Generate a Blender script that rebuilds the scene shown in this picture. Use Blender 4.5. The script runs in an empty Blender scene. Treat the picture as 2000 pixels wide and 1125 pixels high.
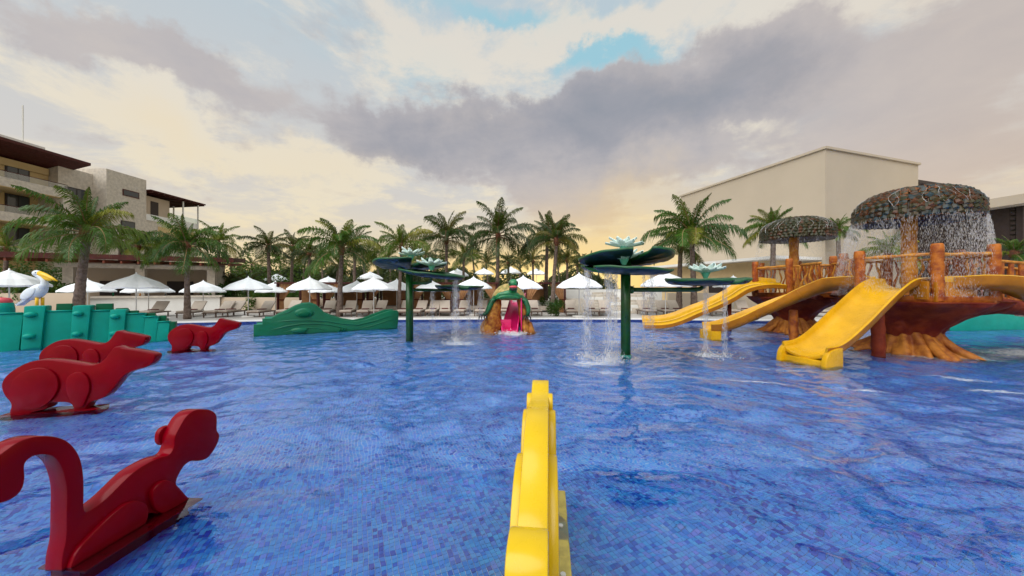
import bpy, bmesh, math, random
import numpy as np
from mathutils import Vector, Matrix, noise
R = math.radians
PI = math.pi
random.seed(7)
sc = bpy.context.scene
col = sc.collection

# ------------------------------------------------------------ camera
CAM_H, F = 1.8, 680.0
cd = bpy.data.cameras.new('camera'); cam = bpy.data.objects.new('camera', cd); col.objects.link(cam)
cam.location = (0, 0, CAM_H); cam.rotation_euler = (R(90), 0, 0)
cd.sensor_width = 36; cd.lens = 36*F/2000; cd.clip_start = .05; cd.clip_end = 3000
sc.camera = cam
sc.render.engine = 'CYCLES'
try:
    sc.cycles.use_denoising = True
except Exception: pass
sc.cycles.max_bounces = 8; sc.cycles.transparent_max_bounces = 24
sc.cycles.transmission_bounces = 6; sc.cycles.glossy_bounces = 4; sc.cycles.diffuse_bounces = 3
sc.view_settings.view_transform = 'Standard'; sc.view_settings.look = 'None'
sc.view_settings.exposure = 0.0; sc.view_settings.gamma = 1

# ------------------------------------------------------------ node helper
class NT:
    def __init__(s, tree): s.t = tree; s.n = tree.nodes; s.l = tree.links
    def add(s, typ, **kw):
        n = s.n.new(typ)
        for k, v in kw.items():
            if k.startswith('i_'):
                key = k[2:]
                key = int(key) if key.isdigit() else key.replace('_', ' ')
                s.set(n.inputs[key], v)
            else: setattr(n, k, v)
        return n
    def set(s, inp, v):
        if isinstance(v, bpy.types.NodeSocket): s.l.new(v, inp)
        elif isinstance(v, bpy.types.Node): s.l.new(v.outputs[0], inp)
        else: inp.default_value = v
    def m(s, op, a, b=0.0, c=0.0, clamp=False):
        n = s.n.new('ShaderNodeMath'); n.operation = op; n.use_clamp = clamp
        s.set(n.inputs[0], a); s.set(n.inputs[1], b)
        if op in ('MULTIPLY_ADD', 'SMOOTH_MIN', 'COMPARE', 'WRAP'): s.set(n.inputs[2], c)
        return n.outputs[0]
    def v(s, op, a, b=None, sc=None):
        n = s.n.new('ShaderNodeVectorMath'); n.operation = op
        s.set(n.inputs[0], a)
        if b is not None: s.set(n.inputs[1], b)
        if sc is not None: s.set(n.inputs[3], sc)
        return n.outputs[1] if op in ('DOT_PRODUCT', 'LENGTH') else n.outputs[0]
    def mix(s, f, a, b, mode='MIX'):
        n = s.n.new('ShaderNodeMix'); n.data_type = 'RGBA'; n.blend_type = mode
        s.set(n.inputs[0], f); s.set(n.inputs[6], c4(a)); s.set(n.inputs[7], c4(b))
        return n.outputs[2]
    def smooth(s, x, lo, hi, a=0.0, b=1.0):
        n = s.n.new('ShaderNodeMapRange'); n.interpolation_type = 'SMOOTHSTEP'
        s.set(n.inputs[0], x); n.inputs[1].default_value = lo; n.inputs[2].default_value = hi
        n.inputs[3].default_value = a; n.inputs[4].default_value = b
        return n.outputs[0]
    def noise(s, vec, scale, detail=4, rough=.5, dist=0.0, out=0, lac=2.0):
        n = s.n.new('ShaderNodeTexNoise')
        if vec is not None: s.set(n.inputs['Vector'], vec)
        n.inputs['Scale'].default_value = scale; n.inputs['Detail'].default_value = detail
        n.inputs['Roughness'].default_value = rough; n.inputs['Distortion'].default_value = dist
        n.inputs['Lacunarity'].default_value = lac
        return n.outputs[out]
    def ramp(s, f, stops, interp='LINEAR'):
        n = s.n.new('ShaderNodeValToRGB'); cr = n.color_ramp; cr.interpolation = interp
        while len(cr.elements) < len(stops): cr.elements.new(.5)
        for e, (p, cc) in zip(cr.elements, stops): e.position = p; e.color = c4(cc)
        s.set(n.inputs[0], f)
        return n.outputs[0]
def c4(c):
    if isinstance(c, tuple): return c if len(c) == 4 else (*c, 1)
    return c
def srgb(r, g, b):
    f = lambda u: (u/12.92 if u <= .04045 else ((u+.055)/1.055)**2.4)
    return (f(r/255), f(g/255), f(b/255))

# ------------------------------------------------------------ world: dusk sky with broken cloud
world = bpy.data.worlds.new('World'); sc.world = world; world.use_nodes = True
def make_world():
    w = NT(world.node_tree); w.n.clear()
    tc = w.add('ShaderNodeTexCoord')
    d = w.v('NORMALIZE', tc.outputs['Generated'])
    sep = w.add('ShaderNodeSeparateXYZ', i_0=d)
    X, Y, Z = sep.outputs
    az = w.m('ARCTAN2', X, Y)                       # 0 = view axis, + to the right
    el = w.m('ARCSINE', Z)
    # cloud-plane coordinates (bounded near the horizon)
    den = w.m('ADD', w.m('ABSOLUTE', Z), .16)
    comb = w.add('ShaderNodeCombineXYZ', i_0=w.m('DIVIDE', X, den), i_1=w.m('DIVIDE', Y, den), i_2=3.1)
    cp = comb.outputs[0]
    warp = w.v('SCALE', w.v('SUBTRACT', w.noise(d, 2.6, 7, .62, out=1), (.5, .5, .5)), sc=1.0)
    warp = w.v('ADD', warp, w.v('SCALE', w.v('SUBTRACT', w.noise(d, 9.0, 6, .6, out=1), (.5, .5, .5)), sc=.42))
    wsep = w.add('ShaderNodeSeparateXYZ', i_0=warp)
    azw = w.m('ADD', az, w.m('MULTIPLY', wsep.outputs[0], .42))
    elw = w.m('ADD', el, w.m('MULTIPLY', wsep.outputs[1], .30))
    def blob(px, py, sx, sy, amp=1.0, aw=azw, ew=elw):
        x = (px-1000)/F; z = (562.5-py)/F
        a0 = math.atan(x); h = math.sqrt(1+x*x); e0 = math.atan(z/h)
        sa = sx/F/(1+x*x); se = sy/F/h/(1+z*z/h/h)
        u = w.m('DIVIDE', w.m('SUBTRACT', aw, a0), sa); v = w.m('DIVIDE', w.m('SUBTRACT', ew, e0), se)
        q = w.m('ADD', w.m('MULTIPLY', u, u), w.m('MULTIPLY', v, v))
        return w.m('MULTIPLY', w.m('EXPONENT', w.m('MULTIPLY', q, -1.0)), amp)
    def tot(bl):
        o = bl[0]
        for b in bl[1:]: o = w.m('ADD', o, b)
        return o
    el0 = w.m('MAXIMUM', el, 0.0)
    # clear / thin-veil background by elevation
    base = w.ramp(w.m('DIVIDE', el0, 1.57), [(0, srgb(246, 208, 142)), (.07, srgb(226, 213, 190)), (.15, srgb(213, 208, 201)),
                  (.27, srgb(204, 206, 206)), (.42, srgb(188, 204, 212)), (1, srgb(200, 208, 214))])
    # clear blue gaps
    nb = w.noise(cp, .8, 6, .6)
    blue = tot([blob(1190, 95, 130, 50, .95), blob(1010, 20, 230, 35, .6), blob(1555, 262, 80, 30, .45), blob(690, 90, 240, 50, .2),
                blob(880, 150, 110, 70, .3)])
    blue = w.m('ADD', blue, w.m('MULTIPLY', w.smooth(el, .75, 1.1), .45))
    bm = w.smooth(w.m('ADD', blue, w.m('MULTIPLY', w.m('SUBTRACT', nb, .5), .9)), .15, .75)
    c = w.mix(bm, base, srgb(158, 204, 218))
    # high bright cloud
    n1 = w.noise(cp, 2.1, 10, .66, .3)
    bright = tot([blob(1120, 30, 90, 45, .7), blob(1250, 30, 90, 50, .7), blob(950, 110, 150, 80, .55), blob(300, 265, 150, 70, .9), blob(590, 300, 150, 60, .8), blob(420, 400, 260, 30, .3),
                  blob(700, 390, 200, 30, .35), blob(120, 200, 300, 120, .25), blob(1430, 110, 150, 70, .35), blob(1400, 280, 160, 45, .45), blob(750, 20, 200, 50, .3)])
    b1 = w.smooth(w.m('ADD', w.m('ADD', n1, w.m('MULTIPLY', bright, .3)), w.m('MULTIPLY', bm, -.1)), .49, .67)
    warm = w.ramp(w.m('DIVIDE', el0, 1.57), [(0, srgb(250, 220, 156)), (.12, srgb(242, 228, 196)), (.3, srgb(238, 228, 210)), (.5, srgb(232, 222, 208)), (1, srgb(226, 222, 214))])
    c = w.mix(w.m('MULTIPLY', b1, .8), c, warm)
    # grey-mauve heavy cloud
    n2 = w.noise(w.v('ADD', cp, (7.3, 2.1, 0)), 1.35, 9, .6, .2)
    n3 = w.noise(w.v('ADD', cp, (1.3, 9.1, 4)), 3.6, 8, .62, .3)
    grey = tot([blob(810, 255, 170, 75, 1.5), blob(1150, 235, 150, 85, 1.6), blob(1400, 175, 170, 95, 1.5), blob(1270, 330, 240, 45, .8), blob(1040, 320, 130, 40, .8), blob(1180, 340, 150, 50, .6), blob(300, 330, 200, 30, .35), blob(80, 330, 160, 60, .3), blob(480, 250, 100, 40, .3),
                blob(200, 70, 330, 60, .70), blob(430, 130, 220, 70, .62), blob(620, 40, 140, 40, .3), blob(1850, 110, 300, 150, .95), blob(1700, 240, 160, 110, .75), blob(1900, 330, 200, 90, .5),
                blob(1000, 370, 160, 30, .35), blob(1180, 400, 180, 40, .5), blob(1560, 60, 120, 70, .15), blob(60, 60, 160, 60, .3)])
    grey = w.m('SUBTRACT', grey, tot([blob(1120, 45, 160, 70, .9), blob(300, 265, 150, 60, .3), blob(960, 110, 120, 60, .4), blob(1420, 280, 130, 30, .3)]))
    outside = w.smooth(el, .68, .95, 0, .3)
    g = w.m('ADD', w.m('ADD', grey, outside), w.m('ADD', w.m('MULTIPLY', w.m('SUBTRACT', n2, .5), 1.7), w.m('MULTIPLY', w.m('SUBTRACT', n3, .5), 1.0)))
    gm = w.smooth(g, .20, .68)
    heavy = tot([blob(820, 260, 170, 80, .7), blob(1150, 225, 170, 90, .8), blob(1420, 180, 170, 80, .65), blob(1230, 300, 150, 60, .35)])
    gcol = w.ramp(w.m('ADD', w.m('MULTIPLY', n3, .5), w.m('MULTIPLY', heavy, .55)), [(.1, srgb(205, 195, 188)), (.34, srgb(188, 181, 180)), (.6, srgb(160, 158, 164)), (.85, srgb(138, 142, 152))])
    wl = w.smooth(el, .02, .36, 1, 0)
    gcol = w.mix(w.m('MULTIPLY', wl, .7), gcol, srgb(216, 184, 150))
    c = w.mix(w.m('MULTIPLY', gm, .9), c, gcol)
    # warm right hand side
    rt = w.m('MULTIPLY', w.smooth(az, .55, 1.0), w.smooth(el, .0, .7, .45, .12))
    c = w.mix(rt, c, srgb(212, 186, 158))
    # glow of the sun just gone behind the palms
    gl = tot([blob(1080, 590, 200, 90, 1.0, az, el), blob(1050, 560, 480, 90, .6, az, el), blob(1230, 430, 190, 60, .35), blob(620, 320, 160, 60, .10), blob(300, 270, 140, 50, .14)])
    c = w.mix(w.m('MINIMUM', gl, 1.0), c, w.mix(blob(1085, 590, 110, 60, 1, az, el), srgb(255, 214, 120), (1.7, 1.3, .62)))
    # below the horizon: dim ground tone
    c = w.mix(w.smooth(Z, -.06, 0, 1, 0), c, (.18, .17, .15))
    bg = w.add('ShaderNodeBackground', i_Color=c); bg.inputs['Strength'].default_value = SKY_CLOUD
    sky = w.add('ShaderNodeTexSky'); sky.sky_type = 'NISHITA'; sky.sun_disc = False
    sky.sun_elevation = FILL_EL; sky.sun_rotation = FILL_AZ
    bg2 = w.add('ShaderNodeBackground', i_Color=sky); bg2.inputs['Strength'].default_value = .012
    add = w.add('ShaderNodeAddShader', i_0=bg, i_1=bg2)
    w.add('ShaderNodeOutputWorld', i_Surface=add)
SKY_CLOUD = .94
FILL_EL, FILL_AZ = R(52), R(215)      # added soft fill standing in for brighter sky behind the viewer; sun is ahead
make_world()
world.cycles.sampling_method = 'MANUAL'; world.cycles.sample_map_resolution = 512
sl = bpy.data.lights.new('sun', 'SUN'); sl.energy = 3.6; sl.angle = R(70); sl.color = (1, .965, .92)  # fill lamp of sun type, added to brighten the fronts facing the viewer
so = bpy.data.objects.new('sun', sl); col.objects.link(so)
sv = Vector((math.sin(FILL_AZ)*math.cos(FILL_EL), math.cos(FILL_AZ)*math.cos(FILL_EL), math.sin(FILL_EL)))
so.rotation_euler = sv.to_track_quat('Z', 'Y').to_euler(); so.location = (0, -10, 30)

# ------------------------------------------------------------ materials
MATS = {}
def mat(name, color, rough=.5, spec=.5, bump=0.0, bscale=20, var=0.0, vscale=3, metal=0, coat=0, color2=None, tex=None, sub=0):
    """plain procedural surface: base colour broken up by noise, optional bump"""
    if name in MATS: return MATS[name]
    m = bpy.data.materials.new(name); m.use_nodes = True
    t = NT(m.node_tree); b = t.n['Principled BSDF']
    tc = t.add('ShaderNodeTexCoord'); co = tc.outputs['Object']
    c = color
    if var or color2:
        nz = t.noise(co, vscale, 6, .62)
        c2 = color2 or tuple(min(1, x*(1-var)) for x in color)
        c = t.mix(t.smooth(nz, .34, .66), color, c2)
    t.set(b.inputs['Base Color'], c4(c))
    b.inputs['Roughness'].default_value = rough; b.inputs['Specular IOR Level'].default_value = spec
    b.inputs['Metallic'].default_value = metal; b.inputs['Coat Weight'].default_value = coat
    b.inputs['Coat Roughness'].default_value = .12
    if var:
        t.set(b.inputs['Roughness'], t.smooth(t.noise(co, vscale*2.3, 4, .6), .3, .7, rough*.85, min(1, rough*1.2)))
    if bump:
        bp = t.add('ShaderNodeBump', i_Height=t.noise(co, bscale, 6, .6)); bp.inputs['Strength'].default_value = bump; bp.inputs['Distance'].default_value = .02
        t.set(b.inputs['Normal'], bp)
    MATS[name] = m
    return m

M = {}
M['red'] = mat('red_fibreglass', (.20, .0, .006), .2, .12, .02, 8, .2, 2.2)
M['yellow'] = mat('yellow_fibreglass', (.66, .43, .003), .28, .35, .03, 8, .10, 2.2, coat=.15)
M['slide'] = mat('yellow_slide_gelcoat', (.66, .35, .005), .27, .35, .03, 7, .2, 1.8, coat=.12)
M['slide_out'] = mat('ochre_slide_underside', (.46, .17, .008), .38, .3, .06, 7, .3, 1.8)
M['teal'] = mat('teal_fibreglass', (.0, .28, .215), .42, .15, .03, 6, .15, 1.6)
M['teal_dark'] = mat('dark_green_fibreglass', (.0, .10, .045), .45, .15, .05, 6, .2, 1.6)
M['croc'] = mat('green_slide_fibreglass', (.002, .135, .065), .36, .3, .05, 6, .2, 1.6, coat=.05)
M['pole'] = mat('green_painted_steel', (.006, .075, .010), .32, .4, .1, 14, .45, 5, coat=.1)
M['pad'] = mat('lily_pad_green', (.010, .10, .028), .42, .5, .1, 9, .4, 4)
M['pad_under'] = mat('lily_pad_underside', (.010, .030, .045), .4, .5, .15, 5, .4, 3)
M['petal'] = mat('pale_mint_petal', (.78, .93, .88), .45, .4, 0, 9, .2, 6)
M['petal_in'] = mat('aqua_flower_heart', (.12, .50, .36), .5)
M['white'] = mat('white_canvas', (.88, .91, .94), .85, .2, .15, 40, .06, 3)
M['whitep'] = mat('white_paint', (.80, .79, .76), .6, .4, .05, 10, .06, 2)
M['pale_metal'] = mat('pale_metal', (.68, .68, .66), .35, .5, metal=.2)
M['deck'] = mat('pale_paving', (.50, .47, .44), .75, .3, .12, 12, .1, .6)
M['coping'] = mat('white_coping', (.80, .79, .77), .6, .4, .1, 18, .08, 2)
M['beige'] = mat('beige_render', (.54, .44, .335), .85, .2, .1, 25, .07, .5)
M['hall'] = mat('hall_render', (.50, .425, .33), .85, .2, .06, 18, .06, .25)
M['cream'] = mat('cream_stone', (.64, .575, .49), .85, .2, .5, 5, .22, 3.5)
M['ochre_wall'] = mat('ochre_render', (.60, .44, .22), .85, .2, .05, 18, .08, .6)
M['wood_dark'] = mat('dark_red_timber', (.085, .016, .012), .6, .3, .2, 12, .4, 3)
M['shutter'] = mat('dark_bronze_shutter', (.035, .022, .02), .5, .4, .1, 20, .3, 4)
M['glass_dark'] = mat('dark_window_glass', (.04, .05, .055), .06, .6)
def clear_glass():
    m = bpy.data.materials.new('clear_rail_glass'); m.use_nodes = True; t = NT(m.node_tree); t.n.clear()
    a = t.add('ShaderNodeBsdfTransparent'); a.inputs[0].default_value = (.82, .88, .88, 1); g = t.add('ShaderNodeBsdfGlossy'); g.inputs[1].default_value = .05
    x = t.add('ShaderNodeMixShader', i_1=a, i_2=g); x.inputs[0].default_value = .14; t.add('ShaderNodeOutputMaterial', i_Surface=x); return m
M['glass_rail'] = clear_glass()
M['log'] = mat('orange_painted_log', (.44, .13, .012), .55, .3, .6, 9, color2=(.20, .035, .008), vscale=5)
M['log_y'] = mat('ochre_painted_log', (.58, .26, .03), .55, .3, .5, 9, color2=(.34, .11, .012), vscale=5)
M['trunk_red'] = mat('dark_red_sculpted_bark', (.095, .006, .004), .6, .2, 1.0, 5, color2=(.20, .03, .008), vscale=3)
M['root'] = mat('ochre_root', (.46, .17, .022), .6, .3, 1.0, 6, color2=(.20, .045, .010), vscale=4)
M['rock'] = mat('ochre_sculpted_rock', (.50, .22, .03), .6, .3, 1.0, 7, color2=(.20, .035, .010), vscale=5)
M['pink'] = mat('pink_slide', (.72, .01, .16), .3, .5, coat=.3)
M['turtle'] = mat('turtle_green', (.01, .22, .07), .35, .5, .2, 9, .4, 5, coat=.3)
M['turtle_dk'] = mat('turtle_dark_green', (.006, .05, .03), .4, .5, .2, 9, .4, 5)
M['shell'] = mat('turtle_shell', (.52, .36, .13), .4, .4, .3, 8, color2=(.20, .18, .04), vscale=7)
M['black'] = mat('black_claw', (.01, .01, .012), .4)
M['trunk'] = mat('palm_trunk', (.21, .16, .135), .9, .1, .9, 14, color2=(.11, .08, .065), vscale=9)
M['trunk_up'] = mat('palm_crownshaft', (.20, .075, .04), .8, .2, .9, 14, color2=(.11, .05, .03), vscale=9)
M['boot'] = mat('dry_leaf_base', (.30, .20, .09), .8, .2, .5, 14, color2=(.16, .09, .05), vscale=9)
M['cushion'] = mat('beige_cushion', (.53, .455, .385), .9, .1, .15, 30, .08, 4)
M['towel'] = mat('maroon_towel', (.12, .022, .022), .95, .1, .3, 40)
M['frame_dk'] = mat('brown_lounger_frame', (.13, .085, .065), .5, .4)
M['curtain'] = mat('tan_curtain', (.44, .23, .11), .9, .1, .2, 12, .2, 4)
M['curtain_dk'] = mat('brown_inner_cloth', (.10, .02, .015), .9, .1)
M['bird'] = mat('white_bird_paint', (.72, .78, .82), .5, .4, .15, 10, .12, 5)
M['beak'] = mat('yellow_beak', (.85, .50, .01), .35, .5)
M['pinkish'] = mat('faded_pink', (.6, .08, .1), .5)

def leaf_mat(name, c1, c2, yellow=None, trans=.35):
    m = bpy.data.materials.new(name); m.use_nodes = True
    t = NT(m.node_tree); t.n.clear()
    tc = t.add('ShaderNodeTexCoord'); oi = t.add('ShaderNodeObjectInfo')
    nz = t.noise(tc.outputs['Object'], 1.7, 3, .6)
    f = t.m('ADD', t.m('MULTIPLY', nz, .7), t.m('MULTIPLY', oi.outputs['Random'], .35))
    c = t.mix(t.smooth(f, .3, .75), c1, c2)
    if yellow: c = t.mix(t.smooth(oi.outputs['Random'], .78, 1.0), c, yellow)
    d = t.add('ShaderNodeBsdfPrincipled', i_Base_Color=c); d.inputs['Roughness'].default_value = .45; d.inputs['Specular IOR Level'].default_value = .35
    tr = t.add('ShaderNodeBsdfTranslucent', i_Color=t.mix(.6, c, (.22, .26, .02)))
    mx = t.add('ShaderNodeMixShader', i_1=d, i_2=tr); mx.inputs[0].default_value = trans
    t.add('ShaderNodeOutputMaterial', i_Surface=mx)
    return m
M['frond'] = leaf_mat('palm_frond_green', (.010, .058, .005), (.055, .15, .010), (.24, .24, .02), .28)
M['frond_backlit'] = leaf_mat('palm_frond_backlit', (.006, .026, .004), (.026, .068, .008), (.14, .12, .015), .3)  # backlit shade of these crowns is put into the darker greens
M['frond_y'] = leaf_mat('palm_frond_yellowing', (.045, .11, .008), (.14, .20, .014), (.32, .26, .02), .35)
M['leaf'] = leaf_mat('shrub_leaf', (.016, .065, .008), (.055, .135, .014))
M['leaf_dk'] = leaf_mat('dark_tree_leaf', (.012, .030, .010), (.035, .055, .014))

def shingle_mat():
    m = bpy.data.materials.new('mushroom_shingle'); m.use_nodes = True
    t = NT(m.node_tree); b = t.n['Principled BSDF']
    oi = t.add('ShaderNodeObjectInfo'); tc = t.add('ShaderNodeTexCoord'); geo = t.add('ShaderNodeNewGeometry')
    wn = t.add('ShaderNodeTexWhiteNoise', noise_dimensions='3D')
    t.set(wn.inputs[0], t.v('SNAP', t.v('ADD', oi.outputs['Location'], geo.outputs['Position']), (.14, .14, .14)))
    r = t.m('FRACT', t.m('ADD', oi.outputs['Random'], t.noise(geo.outputs['Position'], 5.0, 3, .6)))
    c = t.ramp(r, [(0, (.010, .028, .034)), (.2, (.030, .020, .008)), (.4, (.085, .026, .008)), (.55, (.018, .026, .008)), (.75, (.055, .034, .010)), (1, (.015, .040, .052))])
    sep = t.add('ShaderNodeSeparateXYZ', i_0=tc.outputs['Object'])
    t.set(b.inputs['Base Color'], c)
    b.inputs['Roughness'].default_value = .38; b.inputs['Specular IOR Level'].default_value = .3
    return m
M['shingle'] = shingle_mat()
M['shingle_edge'] = mat('orange_shingle_edge', (.26, .085, .02), .5)

def spray_mat():
    m = bpy.data.materials.new('falling_water'); m.use_nodes = True
    t = NT(m.node_tree); t.n.clear()
    d = t.add('ShaderNodeBsdfDiffuse'); d.inputs[0].default_value = (.92, .93, .95, 1)
    tl = t.add('ShaderNodeBsdfTranslucent'); tl.inputs[0].default_value = (.92, .93, .95, 1)
    g = t.add('ShaderNodeBsdfGlossy'); g.inputs[1].default_value = .15
    tp = t.add('ShaderNodeBsdfTransparent')
    a = t.add('ShaderNodeMixShader', i_1=d, i_2=tl); a.inputs[0].default_value = .5
    b = t.add('ShaderNodeMixShader', i_1=a, i_2=g); b.inputs[0].default_value = .3
    c = t.add('ShaderNodeMixShader', i_1=b, i_2=tp); c.inputs[0].default_value = .60
    t.add('ShaderNodeOutputMaterial', i_Surface=c)
    return m
M['spray'] = spray_mat()

TILE_A, TILE = R(24), .038
def mosaic_mat(name, flat=True):
    m = bpy.data.materials.new(name); m.use_nodes = True
    t = NT(m.node_tree); b = t.n['Principled BSDF']
    geo = t.add('ShaderNodeNewGeometry')
    rot = t.add('ShaderNodeVectorRotate', rotation_type='Z_AXIS'); t.set(rot.inputs['Vector'], geo.outputs['Position']); rot.inputs['Angle'].default_value = -TILE_A
    sep = t.add('ShaderNodeSeparateXYZ', i_0=rot)
    u = t.m('DIVIDE', sep.outputs[0], TILE); v = t.m('DIVIDE', sep.outputs[1], TILE)
    cb = t.add('ShaderNodeCombineXYZ', i_0=t.m('FLOOR', u), i_1=t.m('FLOOR', v))
    wn = t.add('ShaderNodeTexWhiteNoise', noise_dimensions='2D'); t.set(wn.inputs[0], cb)
    big = t.noise(geo.outputs['Position'], 1.1, 3, .6)
    r = t.m('ADD', t.m('MULTIPLY', wn.outputs[0], .85), t.m('MULTIPLY', t.m('SUBTRACT', big, .42), .6), clamp=True)
    c = t.ramp(r, [(0, (.005, .06, .56)), (.10, (.008, .14, .74)), (.28, (.025, .33, .92)), (.55, (.07, .50, .97)), (.78, (.09, .34, .94)), (.92, (.20, .28, .92)), (1, (.30, .72, .97))])
    if flat:
        du = t.m('ABSOLUTE', t.m('SUBTRACT', t.m('FRACT', u), .5)); dv = t.m('ABSOLUTE', t.m('SUBTRACT', t.m('FRACT', v), .5))
        line = t.smooth(t.m('MAXIMUM', du, dv), .44, .47)
        c = t.mix(line, c, (.70, .84, .92))
    t.set(b.inputs['Base Color'], c); b.inputs['Roughness'].default_value = .3
    return m
M['mosaic'] = mosaic_mat('pool_mosaic'); M['tile'] = mosaic_mat('mosaic_tile', False)
M['band'] = mat('waterline_blue_tile', (.02, .06, .30), .3, .5, var=.5, vscale=14)

# ------------------------------------------------------------ object helpers
def tag(o, label=None, cat=None, group=None, kind=None):
    if label: o['label'] = label
    if cat: o['category'] = cat
    if group: o['group'] = group
    if kind: o['kind'] = kind
    return o
def empty(name, loc=(0, 0, 0), rz=0, label=None, cat=None, group=None, scale=1):
    o = bpy.data.objects.new(name, None); col.objects.link(o); o.location = loc; o.rotation_euler = (0, 0, rz)
    o.empty_display_size = .2
    if scale != 1: o.scale = (scale,)*3 if not isinstance(scale, tuple) else scale
    return tag(o, label, cat, group)
def copy_tree(o, parent=None):
    c = o.copy(); col.objects.link(c)
    if parent is not None: c.parent = parent
    for ch in list(o.children): copy_tree(ch, c)
    return c
def inst(name, mesh, parent=None, loc=(0, 0, 0), rot=(0, 0, 0), scale=(1, 1, 1)):
    o = bpy.data.objects.new(name, mesh); col.objects.link(o); o.parent = parent
    o.location = loc; o.rotation_euler = rot; o.scale = scale if isinstance(scale, tuple) else (scale,)*3
    return o
def at(px, py, Yd): return Vector(((px-1000)/F*Yd, Yd, CAM_H-(py-562.5)/F*Yd))
def gnd(px, py, z=0):
    Yd = (CAM_H-z)*F/(py-562.5); return Vector(((px-1000)/F*Yd, Yd, z))

class MB:
    def __init__(s): s.v = []; s.f = []; s.mi = []; s.cur = 0
    def add(s, vs, fs):
        b = len(s.v); s.v += [tuple(v) for v in vs]; s.f += [tuple(i+b for i in f) for f in fs]; s.mi += [s.cur]*len(fs)
    def box(s, c, d, rz=0, mtx=None, taper=1):
        x, y, z = d[0]/2, d[1]/2, d[2]/2
        vs = [(-x, -y, -z), (x, -y, -z), (x, y, -z), (-x, y, -z), (-x*taper, -y*taper, z), (x*taper, -y*taper, z), (x*taper, y*taper, z), (-x*taper, y*taper, z)]
        Mx = mtx or Matrix.Rotation(rz, 4, 'Z')
        vs = [Mx @ Vector(v) + Vector(c) for v in vs]
        s.add(vs, [(0, 3, 2, 1), (4, 5, 6, 7), (0, 1, 5, 4), (1, 2, 6, 5), (2, 3, 7, 6), (3, 0, 4, 7)])
    def bar(s, a, b, w, h=None):
        a, b = Vector(a), Vector(b); d = b-a; h = h or w
        q = d.to_track_quat('Y', 'Z').to_matrix().to_4x4()
        s.box((a+b)/2, (w, d.length, h), mtx=q)
    def tube(s, pts, rad, seg=8, cap=True):
        pts = [Vector(p) for p in pts]; n = len(pts)
        if not isinstance(rad, (list, tuple)): rad = [rad]*n
        b = len(s.v); up = Vector((0, 0, 1)); prev = None
        for i, p in enumerate(pts):
            t = (pts[min(i+1, n-1)]-pts[max(i-1, 0)]).normalized()
            if prev is None:
                x = t.cross(up)
                if x.length < .05: x = t.cross(Vector((1, 0, 0)))
                x.normalize()
            else:
                x = prev-t*prev.dot(t); x.normalize()
            prev = x; y = t.cross(x)
            for k in range(seg):
                a = 2*PI*k/seg; s.v.append(tuple(p+(x*math.cos(a)+y*math.sin(a))*rad[i]))
        for i in range(n-1):
            for k in range(seg):
                k2 = (k+1) % seg; s.f.append((b+i*seg+k, b+(i+1)*seg+k, b+(i+1)*seg+k2, b+i*seg+k2)); s.mi.append(s.cur)
        if cap:
            s.f.append(tuple(b+k for k in range(seg))); s.mi.append(s.cur)
            s.f.append(tuple(b+(n-1)*seg+k for k in range(seg-1, -1, -1))); s.mi.append(s.cur)
    def lathe(s, prof, seg=24, c=(0, 0, 0), fn=None):
        b = len(s.v)
        for j, (r, z) in enumerate(prof):
            for k in range(seg):
                a = 2*PI*k/seg; rr = fn(r, z, a) if fn else r
                s.v.append((c[0]+rr*math.cos(a), c[1]+rr*math.sin(a), c[2]+z))
        for j in range(len(prof)-1):
            for k in range(seg):
                k2 = (k+1) % seg; s.f.append((b+j*seg+k, b+j*seg+k2, b+(j+1)*seg+k2, b+(j+1)*seg+k)); s.mi.append(s.cur)
    def quad(s, a, b, c, d): s.add([a, b, c, d], [(0, 1, 2, 3)])
    def mesh(s, name, mats, smooth=False):
        me = bpy.data.meshes.new(name); me.from_pydata(s.v, [], s.f)
        if not isinstance(mats, (list, tuple)): mats = [mats]
        for m in mats: me.materials.append(m)
        if len(mats) > 1: me.polygons.foreach_set('material_index', s.mi)
        if smooth: me.polygons.foreach_set('use_smooth', [True]*len(me.polygons))
        me.update(); return me
    def build(s, name, mats, parent=None, smooth=False, bevel=0, loc=(0, 0, 0)):
        me = s.mesh(name, mats, smooth)
        o = inst(name, me, parent, loc)
        if bevel: add_bevel(o, bevel)
        return o
def add_bevel(o, w, seg=2):
    bm = bmesh.new(); bm.from_mesh(o.data)
    bmesh.ops.recalc_face_normals(bm, faces=bm.faces)
    es = [e for e in bm.edges if len(e.link_faces) == 2 and e.calc_face_angle(0) > R(35)]
    bmesh.ops.bevel(bm, geom=es, offset=w, segments=seg, affect='EDGES', profile=.6)
    bm.to_mesh(o.data); bm.free()
    o.data.polygons.foreach_set('use_smooth', [True]*len(o.data.polygons))
    o.data.set_sharp_from_angle(angle=R(40))
def smooth_poly(pts, it=2):
    for _ in range(it):
        q = []
        n = len(pts)
        for i in range(n):
            a, b = pts[i], pts[(i+1) % n]
            q += [(a[0]*.75+b[0]*.25, a[1]*.75+b[1]*.25), (a[0]*.25+b[0]*.75, a[1]*.25+b[1]*.75)]
        pts = q
    return pts
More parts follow.
